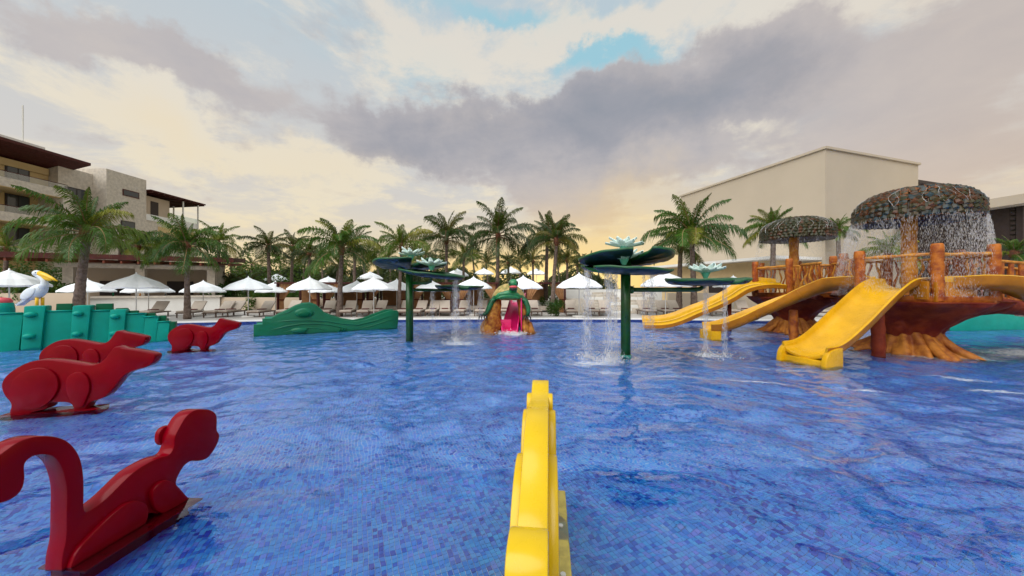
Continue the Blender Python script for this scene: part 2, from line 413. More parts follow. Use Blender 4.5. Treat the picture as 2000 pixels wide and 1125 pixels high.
def slab(name, prof, y0, y1, m, parent, it=1, bev=.012, inset=None):
    """profile in local XZ, real thickness y0..y1, rounded rims"""
    p = smooth_poly(prof, it) if it else prof
    bm = bmesh.new()
    a = [bm.verts.new((x, y0, z)) for x, z in p]; b = [bm.verts.new((x, y1, z)) for x, z in p]
    n = len(p)
    f1 = bm.faces.new(a); f2 = bm.faces.new(b[::-1])
    for i in range(n): bm.faces.new((a[i], b[i], b[(i+1) % n], a[(i+1) % n]))
    bmesh.ops.recalc_face_normals(bm, faces=bm.faces)
    if bev:
        rim = [e for e in bm.edges if any(f in (f1, f2) for f in e.link_faces)]
        try: bmesh.ops.bevel(bm, geom=rim, offset=bev, segments=2, affect='EDGES', profile=.5, clamp_overlap=True)
        except Exception: pass
    big = [f for f in bm.faces if len(f.verts) > 4]
    bmesh.ops.triangulate(bm, faces=big)
    me = bpy.data.meshes.new(name); bm.to_mesh(me); bm.free(); me.materials.append(m)
    me.polygons.foreach_set('use_smooth', [True]*len(me.polygons)); me.set_sharp_from_angle(angle=R(40))
    return inst(name, me, parent)
def sweep(path, prof, closed=True, up=Vector((0, 0, 1)), scale=None):
    """sweep a cross-section [(side, up)] along a path; returns an MB"""
    mb = MB(); pts = [Vector(p) for p in path]; n = len(pts); k = len(prof)
    for i, p in enumerate(pts):
        t = (pts[min(i+1, n-1)]-pts[max(i-1, 0)]).normalized()
        side = t.cross(up).normalized(); nu = side.cross(t).normalized()
        s = scale[i] if scale else 1
        for (a, b) in prof: mb.v.append(tuple(p+side*a*s+nu*b))
    for i in range(n-1):
        for j in range(k if closed else k-1):
            j2 = (j+1) % k; mb.f.append((i*k+j, i*k+j2, (i+1)*k+j2, (i+1)*k+j)); mb.mi.append(0)
    if closed:
        mb.f.append(tuple(range(k))[::-1]); mb.mi.append(0); mb.f.append(tuple((n-1)*k+j for j in range(k))); mb.mi.append(0)
    return mb
def spline(ctrl, n=24):
    c = [Vector(p) for p in ctrl]; c = [c[0]*2-c[1]]+c+[c[-1]*2-c[-2]]
    out = []; m = len(c)-3
    for i in range(m):
        p0, p1, p2, p3 = c[i:i+4]
        st = n//m
        for k in range(st):
            t = k/st
            out.append(.5*((2*p1)+(-p0+p2)*t+(2*p0-5*p1+4*p2-p3)*t*t+(-p0+3*p1-3*p2+p3)*t**3))
    out.append(c[-2]); return out
def ellipsoid(mb, c, r, seg=20, rings=12, mtx=None, fn=None):
    b = len(mb.v)
    for i in range(rings+1):
        th = PI*i/rings
        for k in range(seg):
            a = 2*PI*k/seg; v = Vector((math.sin(th)*math.cos(a), math.sin(th)*math.sin(a), math.cos(th)))
            s = fn(v) if fn else 1
            v = Vector((v.x*r[0]*s, v.y*r[1]*s, v.z*r[2]*s))
            if mtx: v = mtx @ v
            mb.v.append(tuple(v+Vector(c)))
    for i in range(rings):
        for k in range(seg):
            k2 = (k+1) % seg; mb.f.append((b+i*seg+k, b+(i+1)*seg+k, b+(i+1)*seg+k2, b+i*seg+k2)); mb.mi.append(mb.cur)
# ============================================================ SETTING
WZ = 0.0; DZ = .14
POOL = [(-38, 8), (-24, 12.2), (-20, 14.5), (-16.5, 16.75), (-13, 17.7), (-9, 18.3), (-4, 18.7), (2, 18.9), (7, 18.6), (12, 17.95), (18, 17.5), (26, 17.8), (36, 15.5), (40, -9), (-40, -9)]
POOL = POOL[::-1]
def ring_offset(poly, d):
    n = len(poly); out = []
    for i in range(n):
        a, b, c = Vector(poly[i-1]), Vector(poly[i]), Vector(poly[(i+1) % n])
        e1 = (b-a).normalized(); e2 = (c-b).normalized()
        nrm = Vector((e1.y+e2.y, -(e1.x+e2.x))).normalized()
        out.append(tuple(b+nrm*d))
    return out
ar = sum(POOL[i-1][0]*POOL[i][1]-POOL[i][0]*POOL[i-1][1] for i in range(len(POOL)))
SGN = 1 if ar > 0 else -1
def ring(name, A, za, B, zb, m):
    mb = MB(); n = len(A)
    vs = [(*p, za) for p in A]+[(*p, zb) for p in B]
    mb.add(vs, [(i, (i+1) % n, n+(i+1) % n, n+i) for i in range(n)])
    return mb.build(name, m)
C0 = POOL; C1 = ring_offset(POOL, .36*SGN)
def circ(r): return [(c[0]/math.hypot(*c)*r, c[1]/math.hypot(*c)*r) for c in C1]
o = ring('deck', C1, DZ, circ(75), DZ, M['deck']); tag(o, 'pale stone paving of the sun deck around the pool', kind='structure')
# coping with a real lip
mb = MB(); n = len(C0); Ci = ring_offset(POOL, -.03*SGN)
L = [(Ci, DZ-.035), (Ci, DZ+.018), (C1, DZ+.018), (C1, DZ-.02)]
for j in range(3):
    (A, za), (B, zb) = L[j], L[j+1]
    mb.add([(*p, za) for p in A]+[(*p, zb) for p in B], [(i, (i+1) % n, n+(i+1) % n, n+i) for i in range(n)])
tag(mb.build('pool_coping', M['coping']), 'white stone coping along the rim of the pool', kind='structure')
o = ring('pool_wall', C0, -.45, C0, DZ-.03, M['band']); tag(o, 'dark blue tiled pool wall at the waterline', kind='structure')
mb = MB(); mb.add([(*p, -.304) for p in C0], [tuple(range(len(C0)))])
pool_floor = mb.build('pool_floor', M['mosaic']); tag(pool_floor, 'blue mosaic floor of the shallow pool', kind='structure')
gm = mat('dry_ground', (.16, .15, .08), .95, .1, .5, 2, color2=(.07, .10, .03), vscale=.3)
o = ring('ground', circ(74), DZ-.02, circ(1500), DZ-.5, gm); tag(o, 'flat ground beyond the resort', kind='structure')

# near mosaic tiles as geometry
def tiles():
    ca, sa = math.cos(TILE_A), math.sin(TILE_A)
    h = TILE*.45
    def tmesh():
        mb = MB(); mb.box((0, 0, -.003), (2*h, 2*h, .008), taper=.94); return mb.mesh('tile', M['tile'])
    tm = tmesh()
    cells = []
    for i in range(-150, 175):
        for j in range(-70, 175):
            u, v = (i+.5)*TILE, (j+.5)*TILE
            x, y = u*ca-v*sa, u*sa+v*ca
            if 2.2 < y < 3.7 and abs(x/y) < 1.5: cells.append((math.hypot(x, y*1.15), x, y, i, j))
    cells.sort()
    rest = MB()
    # tops only slightly uneven, like hand-laid sheets
    for n_, (d_, x, y, i, j) in enumerate(cells):
        dz = -.296+random.uniform(-.0012, .0012)
        if n_ < 300:
            o = inst('tile', tm, pool_floor, (x, y, dz), (0, 0, TILE_A))
        else:
            c, s = h*ca, h*sa; z = dz+.001; zb = z-.009
            P = [(x-c+s, y-s-c), (x+c+s, y+s-c), (x+c-s, y+s+c), (x-c-s, y-s+c)]
            rest.add([(a, b, z) for a, b in P]+[(x+(a-x)*1.06, y+(b-y)*1.06, zb) for a, b in P],
                     [(0, 1, 2, 3), (0, 4, 5, 1), (1, 5, 6, 2), (2, 6, 7, 3), (3, 7, 4, 0)])
    tag(rest.build('mosaic_tile_field', M['tile'], pool_floor), kind='stuff')
tiles()

# ------------------------------------------------------------ water surface (real waves, numpy)
def water():
    rng = np.random.default_rng(3)
    waves = []
    for i in range(90):
        lam = 10**rng.uniform(math.log10(.13), math.log10(1.6)); th = rng.normal(R(88), R(34)) if i % 4 else rng.uniform(0, 2*PI)
        k = 2*PI/lam; waves.append((k*math.cos(th), k*math.sin(th), rng.uniform(0, 2*PI), .0038*lam**1.0*rng.uniform(.5, 1.2)))
    def height(x, y):
        z = np.zeros_like(x)
        wx = x+.10*np.sin(y*1.7+x*.6)+.06*np.sin(y*3.9-x*1.3); wy = y+.10*np.sin(x*1.3-y*.8)+.06*np.sin(x*3.1+y*2.2)
        for kx, ky, ph, a in waves: z += a*np.sin(kx*wx+ky*wy+ph)
        # patches of calmer and choppier water
        p = .5+.5*np.sin(x*.55+1.2*np.sin(y*.35))*np.sin(y*.5+1.1*np.sin(x*.3+1))
        calm = 1/(1+np.exp(-(np.hypot(x+.3, y)-3.6)*1.6))
        z *= (.55+.65*p)*(.25+.80*calm)
        # impact rings under the falling water
        for cx, cy, r0, amp in ((2.3, 8.9, 1.6, .010), (5.5, 9.3, 1.3, .009), (-1.7, 11.5, 1.6, .010), (-3.2, 13.0, 1.6, .008), (3.6, 11.5, 1.5, .008), (2.2, 7.3, .8, .006), (11.3, 9.9, 3.0, .008)):
            r = np.hypot(x-cx, y-cy); z += amp*np.sin(r*22)*np.exp(-(r/r0)**2)
        return z*1.0
    def grid(x0, x1, y0, y1, d):
        nx = int((x1-x0)/d)+1; ny = int((y1-y0)/d)+1
        xs = np.linspace(x0, x1, nx); ys = np.linspace(y0, y1, ny)
        X, Y = np.meshgrid(xs, ys); Z = height(X, Y)
        return X, Y, Z, nx, ny
    me = bpy.data.meshes.new('water')
    # perspective-friendly fan: rows get farther apart with distance, all real world positions
    ys = [1.4]
    while ys[-1] < 19.2: ys.append(ys[-1]+max(.022, .0105*ys[-1]*.55))
    ys = np.array(ys); nx = 760
    tx = np.linspace(-1, 1, nx)
    X = np.outer(np.minimum(ys*1.62+.8, 60), tx); Y = np.repeat(ys[:, None], nx, 1)
    Z = height(X, Y)
    v = np.stack([X.ravel(), Y.ravel(), Z.ravel()], 1).astype(np.float32); ny = len(ys)
    i = np.arange((ny-1)*(nx-1)); r_, c_ = i//(nx-1), i % (nx-1)
    a = r_*nx+c_
    f = np.stack([a, a+1, a+nx+1, a+nx], 1)
    keep = np.ones(len(f), bool)
    me.vertices.add(len(v)); me.vertices.foreach_set('co', v.ravel())
    me.loops.add(len(f)*4); me.loops.foreach_set('vertex_index', f.ravel().astype(np.int32))
    me.polygons.add(len(f)); me.polygons.foreach_set('loop_start', np.arange(0, len(f)*4, 4, dtype=np.int32)); me.polygons.foreach_set('loop_total', np.full(len(f), 4, np.int32))
    me.update(calc_edges=True)
    me.polygons.foreach_set('use_smooth', np.ones(len(f), bool))
    # trim to the pool outline
    bm = bmesh.new(); bm.from_mesh(me)
    poly = [Vector(p) for p in POOL]
    P = np.array(POOL)
    def inside(x, y):
        ins = np.zeros_like(x, bool); j = len(P)-1
        for k in range(len(P)):
            xi, yi = P[k]; xj, yj = P[j]
            ins ^= ((yi > y) != (yj > y)) & (x < (xj-xi)*(y-yi)/(yj-yi+1e-12)+xi); j = k
        return ins
    bm.free()
    ok = inside(v[:, 0], v[:, 1])
    fk = ok[f].any(1); f2 = f[fk]
    used = np.unique(f2); remap = -np.ones(len(v), np.int64); remap[used] = np.arange(len(used))
    v2 = v[used].copy(); f2 = remap[f2]
    me2 = bpy.data.meshes.new('water')
    me2.vertices.add(len(v2)); me2.vertices.foreach_set('co', v2.ravel())
    me2.loops.add(len(f2)*4); me2.loops.foreach_set('vertex_index', f2.ravel().astype(np.int32))
    me2.polygons.add(len(f2)); me2.polygons.foreach_set('loop_start', np.arange(0, len(f2)*4, 4, dtype=np.int32)); me2.polygons.foreach_set('loop_total', np.full(len(f2), 4, np.int32))
    me2.update(calc_edges=True); me2.polygons.foreach_set('use_smooth', np.ones(len(f2), bool))
    # material
    m = bpy.data.materials.new('pool_water'); m.use_nodes = True
    t = NT(m.node_tree); t.n.clear()
    geo = t.add('ShaderNodeNewGeometry'); pos = geo.outputs['Position']
    st = t.add('ShaderNodeMapping'); t.set(st.inputs[0], pos); st.inputs['Scale'].default_value = (.8, 1.9, 1)
    n1 = t.noise(st, 6, 3, .5, .8); n2 = t.noise(st, 17, 2, .5, .4)
    hgt = t.m('ADD', n1, t.m('MULTIPLY', n2, .30))
    # the shallow stretch round the figures lies calmer than the middle of the pool
    dist = t.v('LENGTH', t.v('MULTIPLY', pos, (.8, 1, 0)))
    hgt = t.m('MULTIPLY', hgt, t.smooth(dist, 2.2, 5.0, .22, 1.0))
    bp = t.add('ShaderNodeBump', i_Height=hgt); bp.inputs['Strength'].default_value = 1.0; bp.inputs['Distance'].default_value = .0055
    rf = t.add('ShaderNodeBsdfRefraction', i_Normal=bp.outputs[0]); rf.inputs['IOR'].default_value = 1.33; rf.inputs['Roughness'].default_value = 0.0; rf.inputs['Color'].default_value = (.98, .99, 1, 1)
    gs = t.add('ShaderNodeBsdfGlossy', i_Normal=bp.outputs[0]); gs.inputs['Roughness'].default_value = .02; gs.inputs['Color'].default_value = (.84, .87, 1, 1)
    fr = t.add('ShaderNodeFresnel', i_Normal=bp.outputs[0]); fr.inputs['IOR'].default_value = 1.95
    gl = t.add('ShaderNodeMixShader', i_0=fr, i_1=rf, i_2=gs)
    # foam where water falls or slides spill
    sp = t.add('ShaderNodeSeparateXYZ', i_0=pos)
    def spot(cx, cy, rx, ry, amp, rot=0):
        dx = t.m('SUBTRACT', sp.outputs[0], cx); dy = t.m('SUBTRACT', sp.outputs[1], cy)
        c, s = math.cos(rot), math.sin(rot)
        a = t.m('DIVIDE', t.m('ADD', t.m('MULTIPLY', dx, c), t.m('MULTIPLY', dy, s)), rx)
        b = t.m('DIVIDE', t.m('SUBTRACT', t.m('MULTIPLY', dy, c), t.m('MULTIPLY', dx, s)), ry)
        q = t.m('ADD', t.m('MULTIPLY', a, a), t.m('MULTIPLY', b, b))
        return t.m('MULTIPLY', t.m('EXPONENT', t.m('MULTIPLY', q, -1)), amp)
    spots = [spot(1.95, 8.3, .9, .5, .42), spot(5.3, 9.4, .75, .5, .42), spot(-1.75, 11.3, 1.0, .6, .40), spot(0.05, 13.6, .5, .5, .6), spot(-1.5, 12.6, 1.6, .7, .3), spot(-2.0, 9.9, .9, .5, .30),
             spot(3.5, 11.6, .8, .6, .36), spot(7.2, 8.2, .7, .6, .28), spot(11.6, 9.2, 2.2, .9, .38), spot(14.6, 9.5, 2.4, 1.2, .50), spot(3.4, 7.1, 1.2, .25, .30, -.2),
             spot(4.6, 6.7, 1.0, .14, .36, -.38), spot(6.2, 6.1, .7, .14, .34, -.5), spot(8.4, 6.0, .6, .20, .40, -.15), spot(8.9, 6.9, .6, .25, .38, -.2), spot(2.1, 7.4, .5, .35, .34), spot(12, 12.5, 3, 1.2, .3), spot(6.2, 12.2, 1, .6, .3),
             spot(6.0, 7.6, 1.6, .18, .30, -.35)]
    o_ = spots[0]
    for s_ in spots[1:]: o_ = t.m('MAXIMUM', o_, s_)
    fn = t.noise(st, 7.5, 8, .74, 1.2)
    fm = t.smooth(t.m('ADD', o_, t.m('MULTIPLY', t.m('SUBTRACT', fn, .5), 1.1)), .22, .55)
    foam = t.add('ShaderNodeBsdfDiffuse'); foam.inputs[0].default_value = (.80, .84, .88, 1)
    mx = t.add('ShaderNodeMixShader', i_0=t.m('MULTIPLY', fm, .72), i_1=gl, i_2=foam)
    t.add('ShaderNodeOutputMaterial', i_Surface=mx)
    me2.materials.append(m)
    o = bpy.data.objects.new('water', me2); col.objects.link(o); tag(o, 'rippled blue water of the shallow pool', kind='structure')
    # flat remainder of the pool, beside and behind the viewer
    mb = MB()
    yb = 1.4; xl = yb*1.62+.8
    mb.add([(-40, -9, 0), (40, -9, 0), (38.3, yb, 0), (xl, yb, 0), (-xl, yb, 0), (-38.8, yb, 0)], [(0, 1, 2, 3, 4, 5)])
    mb.add([(-xl, yb, 0), (-22.2, 13.2, 0), (-24, 12.2, 0), (-38, 8, 0), (-38.8, yb, 0)], [(0, 1, 2, 3, 4)])
    mb.add([(xl, yb, 0), (38.3, yb, 0), (36, 15.5, 0), (28.66, 17.2, 0)], [(0, 1, 2, 3)])
    o2 = mb.build('water_surface_behind', m); tag(o2, 'pool water beside and behind the viewpoint', kind='structure')
water()

# ============================================================ PALMS
def frond_mesh(name, L, e0, droop, width, n=64, m='frond', seed=0):
    """one pinnate frond leaving the origin along +X with initial elevation e0"""
    rnd = random.Random(seed); mb = MB()
    pts = []; p = Vector((0, 0, 0)); e = e0; st = L/16
    for i in range(17):
        pts.append(p.copy()); p = p+Vector((math.cos(e), 0, math.sin(e)))*st
        e -= droop/16*(.5+i/12)
    mb.cur = 1
    mb.tube(pts, [.030*(1-i/17)+.005 for i in range(17)], 4, cap=False)
    mb.cur = 0
    for k in range(n):
        f = .12+.87*(k/(n-1)); x = f*16; i = min(int(x), 15); c = pts[i].lerp(pts[i+1], x-i)
        t = (pts[i+1]-pts[i]).normalized(); side = Vector((0, 1, 0)); nu = t.cross(side)*-1
        if nu.z < 0: nu = -nu
        ll = width*(math.sin(PI*min(f*.92+.10, 1))**.6)*rnd.uniform(.82, 1.1)
        for s in (-1, 1):
            sweep_ = .55+.5*f
            d = (side*s*rnd.uniform(.6, 1.1) + t*sweep_ + nu*rnd.uniform(-.15, .4)).normalized()
            g = Vector((0, 0, -1))
            mid = c+d*ll*.5+g*ll*.08; tip = c+d*ll*.84+g*ll*(.46+rnd.uniform(0, .34))
            w = t*.023
            b = len(mb.v)
            mb.v += [tuple(c-w*.6), tuple(c+w*.6), tuple(mid+w), tuple(mid-w), tuple(tip)]
            mb.f += [(b, b+1, b+2, b+3), (b+3, b+2, b+4)]; mb.mi += [0, 0]
    return mb.mesh(name, [M[m], M['boot'] if m != 'frond_backlit' else M['trunk_up']])
FR = {}
for mk in ('frond', 'frond_backlit', 'frond_y'):
    FR[mk] = [frond_mesh('frond', 2.7, R(e), R(d), w*1.25, 66, mk, i) for i, (e, d, w) in enumerate(
        [(80, 35, .34), (68, 62, .48), (54, 84, .60), (36, 92, .68), (16, 90, .70), (-8, 62, .66), (62, 50, .48), (26, 100, .7)])]
def trunk_meshes(h, r0, r1, lean=(0, 0), seg=12):
    mb = MB(); n = max(10, int(h/.16)); pts = []; rad = []
    for i in range(n+1):
        f = i/n
        pts.append((lean[0]*f**1.5, lean[1]*f**1.5, h*f))
        rad.append((r0*(1-f)**3*.35+r1+(r0-r1)*(1-f)*.45)*(1.0+(.05 if i % 2 else -.03)))
    mb.tube(pts, rad, seg); return mb.mesh('trunk', M['trunk'], True), pts[-1]
def palm(loc, h, L, label, group, nf=17, r=.13, mk='frond', seed=0, lean=(0, 0), zc=None, shaft=True, wind=.0):
    rnd = random.Random(seed*7+3)
    root = empty('palm_tree', loc, 0, label, 'palm tree', group)
    r *= .85; tm, top = trunk_meshes(h-(.55*L/2.7 if shaft else 0), r*1.5, r, lean)
    inst('trunk', tm, root)
    s = L/2.7; z0 = top[2]
    if shaft:
        mb = MB(); mb.lathe([(r*.95, -.05), (r*1.5, .12), (r*1.75, .3), (r*1.6, .48), (r*1.1, .62), (.02, .72)], 10, fn=lambda a, z, t: a*(1+.12*math.sin(5*t+z*20)))
        o = mb.build('crownshaft', M['trunk_up'], root, True); o.location = top; o.scale = (1, 1, s)
        z0 += .5*s
    a = rnd.uniform(0, 6)
    for i in range(nf):
        f = i/(nf-1); a += 2.399963+rnd.uniform(-.25, .25)
        idx = [0, 6, 1, 1, 2, 2, 7, 3, 3, 4, 4, 5, 5][min(12, int(f*13))]
        me = FR[mk][idx]
        o = inst('frond', me, root, (top[0], top[1], z0-.18*s*f), (rnd.uniform(-.22, .22), rnd.uniform(-.12, .12), a), s*rnd.uniform(.82, 1.12)*(.72 if idx == 0 else .9 if idx in (1, 6) else 1))
    return root
# ============================================================ BUILDINGS
def facade_box(mb, x0, x1, y0, y1, z0, z1): mb.box(((x0+x1)/2, (y0+y1)/2, (z0+z1)/2), (x1-x0, y1-y0, z1-z0))
def part_box(name, b, m, parent, bevel=0):
    mb = MB(); facade_box(mb, *b); return mb.build(name, m, parent, bevel=bevel)

# --- hotel block on the left: galleries facing the pool (facade along Y at x=-48)
def hotel():
    r = empty('hotel_building', (-48, 33, DZ), 0, 'cream stone hotel block with stacked balconies and a dark red overhanging roof', 'building')
    X0 = -12.0
    sz = 3.3; slabs = [4.9-DZ, 8.2-DZ, 11.45-DZ]
    # back wall and storeys behind the galleries: y from -12 (nearer) to +5
    part_box('wall', (X0, -2.6, -12, 5.0, 0, 14.2), M['ochre_wall'], r)
    for k, z in enumerate(slabs):
        part_box('balcony', (-2.6, 0, -12, 5.0, z, z+.85), M['cream'], r)
        part_box('ceiling', (-2.58, -.02, -11.9, 4.9, z-.06, z-.004), M['ochre_wall'], r)
        b = part_box('glass_railing', (-.16, -.12, -12, 4.7, z+.85, z+1.45), M['glass_rail'], r)
        part_box('handrail', (-.19, -.09, -12, 4.7, z+1.452, z+1.50), M['wood_dark'], b)
    # side pier closing the galleries
    part_box('pier', (-2.6, .04, 4.2, 5.05, 0, 11.4), M['cream'], r)
    for k, z0 in enumerate([0]+[s+.85 for s in slabs]):
        for j, y in enumerate((-9.2, -5.0, -.9, 2.6)):
            w = (1.5, 2.6, 2.6, 1.6)[j]; hh = 2.15
            wdw = part_box('window', (-2.66, -2.52, y-w/2-.08, y+w/2+.08, z0+.02, z0+hh+.1), M['shutter'], r)
            np_ = 3 if w > 2 else 2
            for q in range(np_):
                a = y-w/2+w/np_*q; part_box('pane', (-2.56, -2.50, a+.05, a+w/np_-.05, z0+.1, z0+hh), M['glass_dark'], wdw)
        part_box('partition', (-2.5, -.3, -7.3, -7.0, z0, z0+2.4), M['wood_dark'], r)
    # projecting roof with a dark red soffit, sloping up to the outer edge
    mb = MB(); y0, y1 = -12, 6.4
    P = [(-6, y0, 13.9), (.35, y0, 15.5), (.35, y1, 15.5), (-6, y1, 13.9)]
    mb.add(P+[(x, y, z+.28) for x, y, z in P], [(0, 1, 2, 3), (7, 6, 5, 4), (0, 4, 5, 1), (1, 5, 6, 2), (2, 6, 7, 3), (3, 7, 4, 0)])
    mb.build('roof', M['wood_dark'], r)
    part_box('roof_terrace_wall', (-5.4, -2.4, -12, 4.9, 13.9, 14.6), M['ochre_wall'], r)
    part_box('rooftop_block', (-6.5, -2.0, .6, 4.3, 15.2, 16.7), M['whitep'], r)
    part_box('rooftop_block', (-6.0, -2.0, 4.6, 6.2, 15.2, 16.3), M['whitep'], r)
    part_box('rooftop_block', (-6.5, -2.0, -12, -9.0, 15.2, 19.0), M['whitep'], r)
    # recessed stair bay
    part_box('stair_bay', (-9, -1.6, 5.05, 8.2, 0, 15.1), M['cream'], r)
    for z0 in (1.2, 4.6, 8.0, 11.0):
        w = part_box('window', (-1.62, -1.54, 5.6, 7.6, z0+.3, z0+2.0), M['shutter'], r)
        part_box('pane', (-1.56, -1.50, 5.7, 6.55, z0+.4, z0+1.9), M['glass_dark'], w); part_box('pane', (-1.56, -1.50, 6.65, 7.5, z0+.4, z0+1.9), M['glass_dark'], w)
    # tall stone-faced block
    part_box('stone_block', (-9, 0, 8.2, 12.7, 0, 15.8), M['cream'], r)
    rnd = random.Random(5)
    # slot window
    w = part_box('window', (-.02, .05, 9.9, 11.8, 13.1, 13.9), M['wood_dark'], r); part_box('pane', (.05, .06, 10.0, 11.7, 13.2, 13.8), M['glass_dark'], w)
    for z0 in (1.2, 4.7, 8.1):
        w = part_box('window', (-.02, .05, 9.7, 11.3, z0+.3, z0+1.9), M['shutter'], r); part_box('pane', (.05, .07, 9.8, 11.2, z0+.4, z0+1.8), M['glass_dark'], w)
    # terrace block with steel pergola
    part_box('terrace_block', (-8, 0, 12.7, 20.0, 0, 10.6), M['cream'], r)
    part_box('terrace_block_face', (0, .06, 14.2, 19.5, 7.6, 10.0), M['ochre_wall'], r)
    part_box('terrace_parapet', (-8, 0.1, 12.7, 20.1, 10.6, 11.4), M['whitep'], r)
    part_box('terrace_room', (-8, -.8, 12.7, 16.6, 10.6, 14.0), M['beige'], r)
    part_box('door', (-.82, -.74, 14.0, 15.0, 11.4, 13.4), M['shutter'], r)
    mb = MB(); P = [(-7, 12.7, 14.1), (.6, 12.7, 14.45), (.6, 20.9, 14.45), (-7, 20.9, 14.1)]
    mb.add(P+[(x, y, z+.16) for x, y, z in P], [(0, 1, 2, 3), (7, 6, 5, 4), (0, 4, 5, 1), (1, 5, 6, 2), (2, 6, 7, 3), (3, 7, 4, 0)])
    mb.build('pergola_roof', M['wood_dark'], r)
    for k in range(11):
        y = 12.95+k*.77; mb = MB(); mb.bar((-6.5, y, 14.0), (.55, y, 14.33), .1, .16); mb.build('rafter', M['wood_dark'], r)
    for x, y in ((.2, 17.6), (.2, 20.0), (-3.5, 20.0), (-6.5, 20.0)):
        mb = MB(); mb.box((x, y, 12.5), (.14, .14, 3.7)); mb.build('post', M['pale_metal'], r)
    b = part_box('glass_railing', (.02, .06, 16.7, 20.0, 11.4, 12.1), M['glass_rail'], r)
    # antenna
    mb = MB(); mb.tube([(-5.4, 5, 16.8), (-5.4, 5, 21.6)], .07, 6); mb.build('antenna_mast', M['pale_metal'], r)
hotel()

# --- poolside bar pavilion
def bar():
    a = Vector((-31.0, 22.5, 0)); b = Vector((-22.9, 27.4, 0)); d = (b-a); L = d.length; ang = math.atan2(d.y, d.x)
    r = empty('bar_pavilion', (a.x, a.y, DZ), ang, 'open beige bar pavilion with a white counter and a flat dark timber roof', 'pavilion')
    # local x along the front, y to the back
    mb = MB(); P = [(-1.5, -1.7, 3.50), (L+1.0, -1.7, 3.60), (L+1.0, 5, 4.0), (-1.5, 5, 3.9)]
    mb.add(P+[(x, y, z+.34) for x, y, z in P], [(3, 2, 1, 0), (4, 5, 6, 7), (0, 1, 5, 4), (1, 2, 6, 5), (2, 3, 7, 6), (3, 0, 4, 7)])
    mb.build('roof', M['wood_dark'], r)
    for k in range(15):
        x = -1.2+k*(L+1.9)/14; mb = MB(); mb.bar((x, -1.6, 3.40), (x, 4.8, 3.8), .1, .18); mb.build('rafter', mat('warm_rafter', (.20, .045, .02), .6), r)
    for x in (1.6, 5.0, 8.9): part_box('column', (x-.24, x+.24, -.25, .25, 0, 3.05), M['cream'], r)
    part_box('beam', (1.0, 9.3, -.2, .2, 3.052, 3.32), M['cream'], r)
    part_box('back_wall', (.4, 9.2, 3.2, 3.5, 0, 3.6), M['beige'], r)
    part_box('side_wall', (8.9, 9.2, .25, 3.198, 0, 3.4), M['cream'], r)
    for x0, x1 in ((1.9, 3.5), (5.6, 7.2)):
        n = part_box('niche', (x0, x1, 3.13, 3.19, 1.1, 2.2), M['shutter'], r)
    c = part_box('counter', (1.9, 9.6, -1.35, -.65, 0, .98), M['whitep'], r)
    part_box('counter_top', (1.75, 9.75, -1.5, -.5, .982, 1.1), M['cream'], c)
    rnd = random.Random(2)
    for k in range(5):
        x = 2.6+k*1.3; mb = MB(); hh = rnd.uniform(.22, .32); mb.lathe([(.001, 0), (.04, 0), (.04, hh*.6), (.015, hh*.8), (.015, hh), (.001, hh)], 8)
        o = mb.build('bottle', (M['glass_dark'], M['teal_dark'], M['slide_out'])[k % 3], None, True)
        p = r.matrix_basis @ Vector((x, 2.9, 1.1)) if False else Matrix.Translation(r.location) @ Matrix.Rotation(ang, 4, 'Z') @ Vector((x, -.9, 1.10))
        o.location = p; tag(o, '%s small bottle from the left on the white bar counter' % ('first', 'second', 'third', 'fourth', 'fifth')[k], 'bottle', 'bottles on the bar counter')
bar()

# --- big pale hall on the right
def hall():
    Cn = Vector((21.6, 24, 0)); La = Vector((-.303, 1, 0)).normalized(); Ra = Vector((3.18, 1, 0)).normalized()
    r = empty('hall_building', (Cn.x, Cn.y, DZ), 0, 'large plain pale beige hall building with a blank corner facing the pool', 'building')
    h = 11.25; A = La*13.2; B = Ra*10.6; D = A+B
    def prism(name, pts, z0, z1, m):
        mb = MB(); n = len(pts); mb.add([(p[0], p[1], z0) for p in pts]+[(p[0], p[1], z1) for p in pts], [tuple(range(n))[::-1], tuple(range(n, 2*n))]+[(i, (i+1) % n, n+(i+1) % n, n+i) for i in range(n)])
        return mb.build(name, m, r)
    prism('wall', [(0, 0), B, D, A], 0, h, M['hall'])
    o = -.12; q = (La+Ra)*o
    prism('parapet_cap', [tuple(q), tuple(B-La*.12+Ra*.12), tuple(D*1.01), tuple(A+La*.1-Ra*.12)], h, h+.16, M['hall'])
    # low wing in front of the left face
    W = [(-.303*2-1.2, 2-.38), (-.303*2+.0, 2), A*1.02, A*1.02-Ra*1.6]
    def off(p, s, back=0): v = La*p-Ra*s; return (v.x, v.y)
    prism('low_wing', [off(1.4, 3.2), off(1.4, 0), off(14, 0), off(14, 3.2)], 0, 3.6, mat('warm_lit_render', (.66, .50, .28), .85, .2, var=.06))
    prism('canopy_slab', [off(.2, 4.4), off(.2, 0), off(14.6, 0), off(14.6, 4.4)], 3.6, 3.8, M['whitep'])
    d1 = prism('door', [off(5.0, 3.28), off(5.0, 3.2), off(6.6, 3.2), off(6.6, 3.28)], 0, 2.2, M['shutter'])
    prism('door', [off(1.9, 3.28), off(1.9, 3.2), off(2.7, 3.2), off(2.7, 3.28)], 0, 1.7, M['wood_dark'])
    # louvred dark roof line beyond the right end
    def off2(s, b): v = Ra*s+La*b; return (v.x, v.y)
    prism('upper_louvre_roof', [off2(10.6, 1.5), off2(18, 1.5), off2(18, 6), off2(10.6, 6)], 10.6, 10.9, M['shutter'])
    for k in range(12):
        s = 10.8+k*.6; prism('louvre', [off2(s, 1.3), off2(s+.12, 1.3), off2(s+.12, 6), off2(s, 6)], 10.3, 10.58, M['shutter'])
hall()
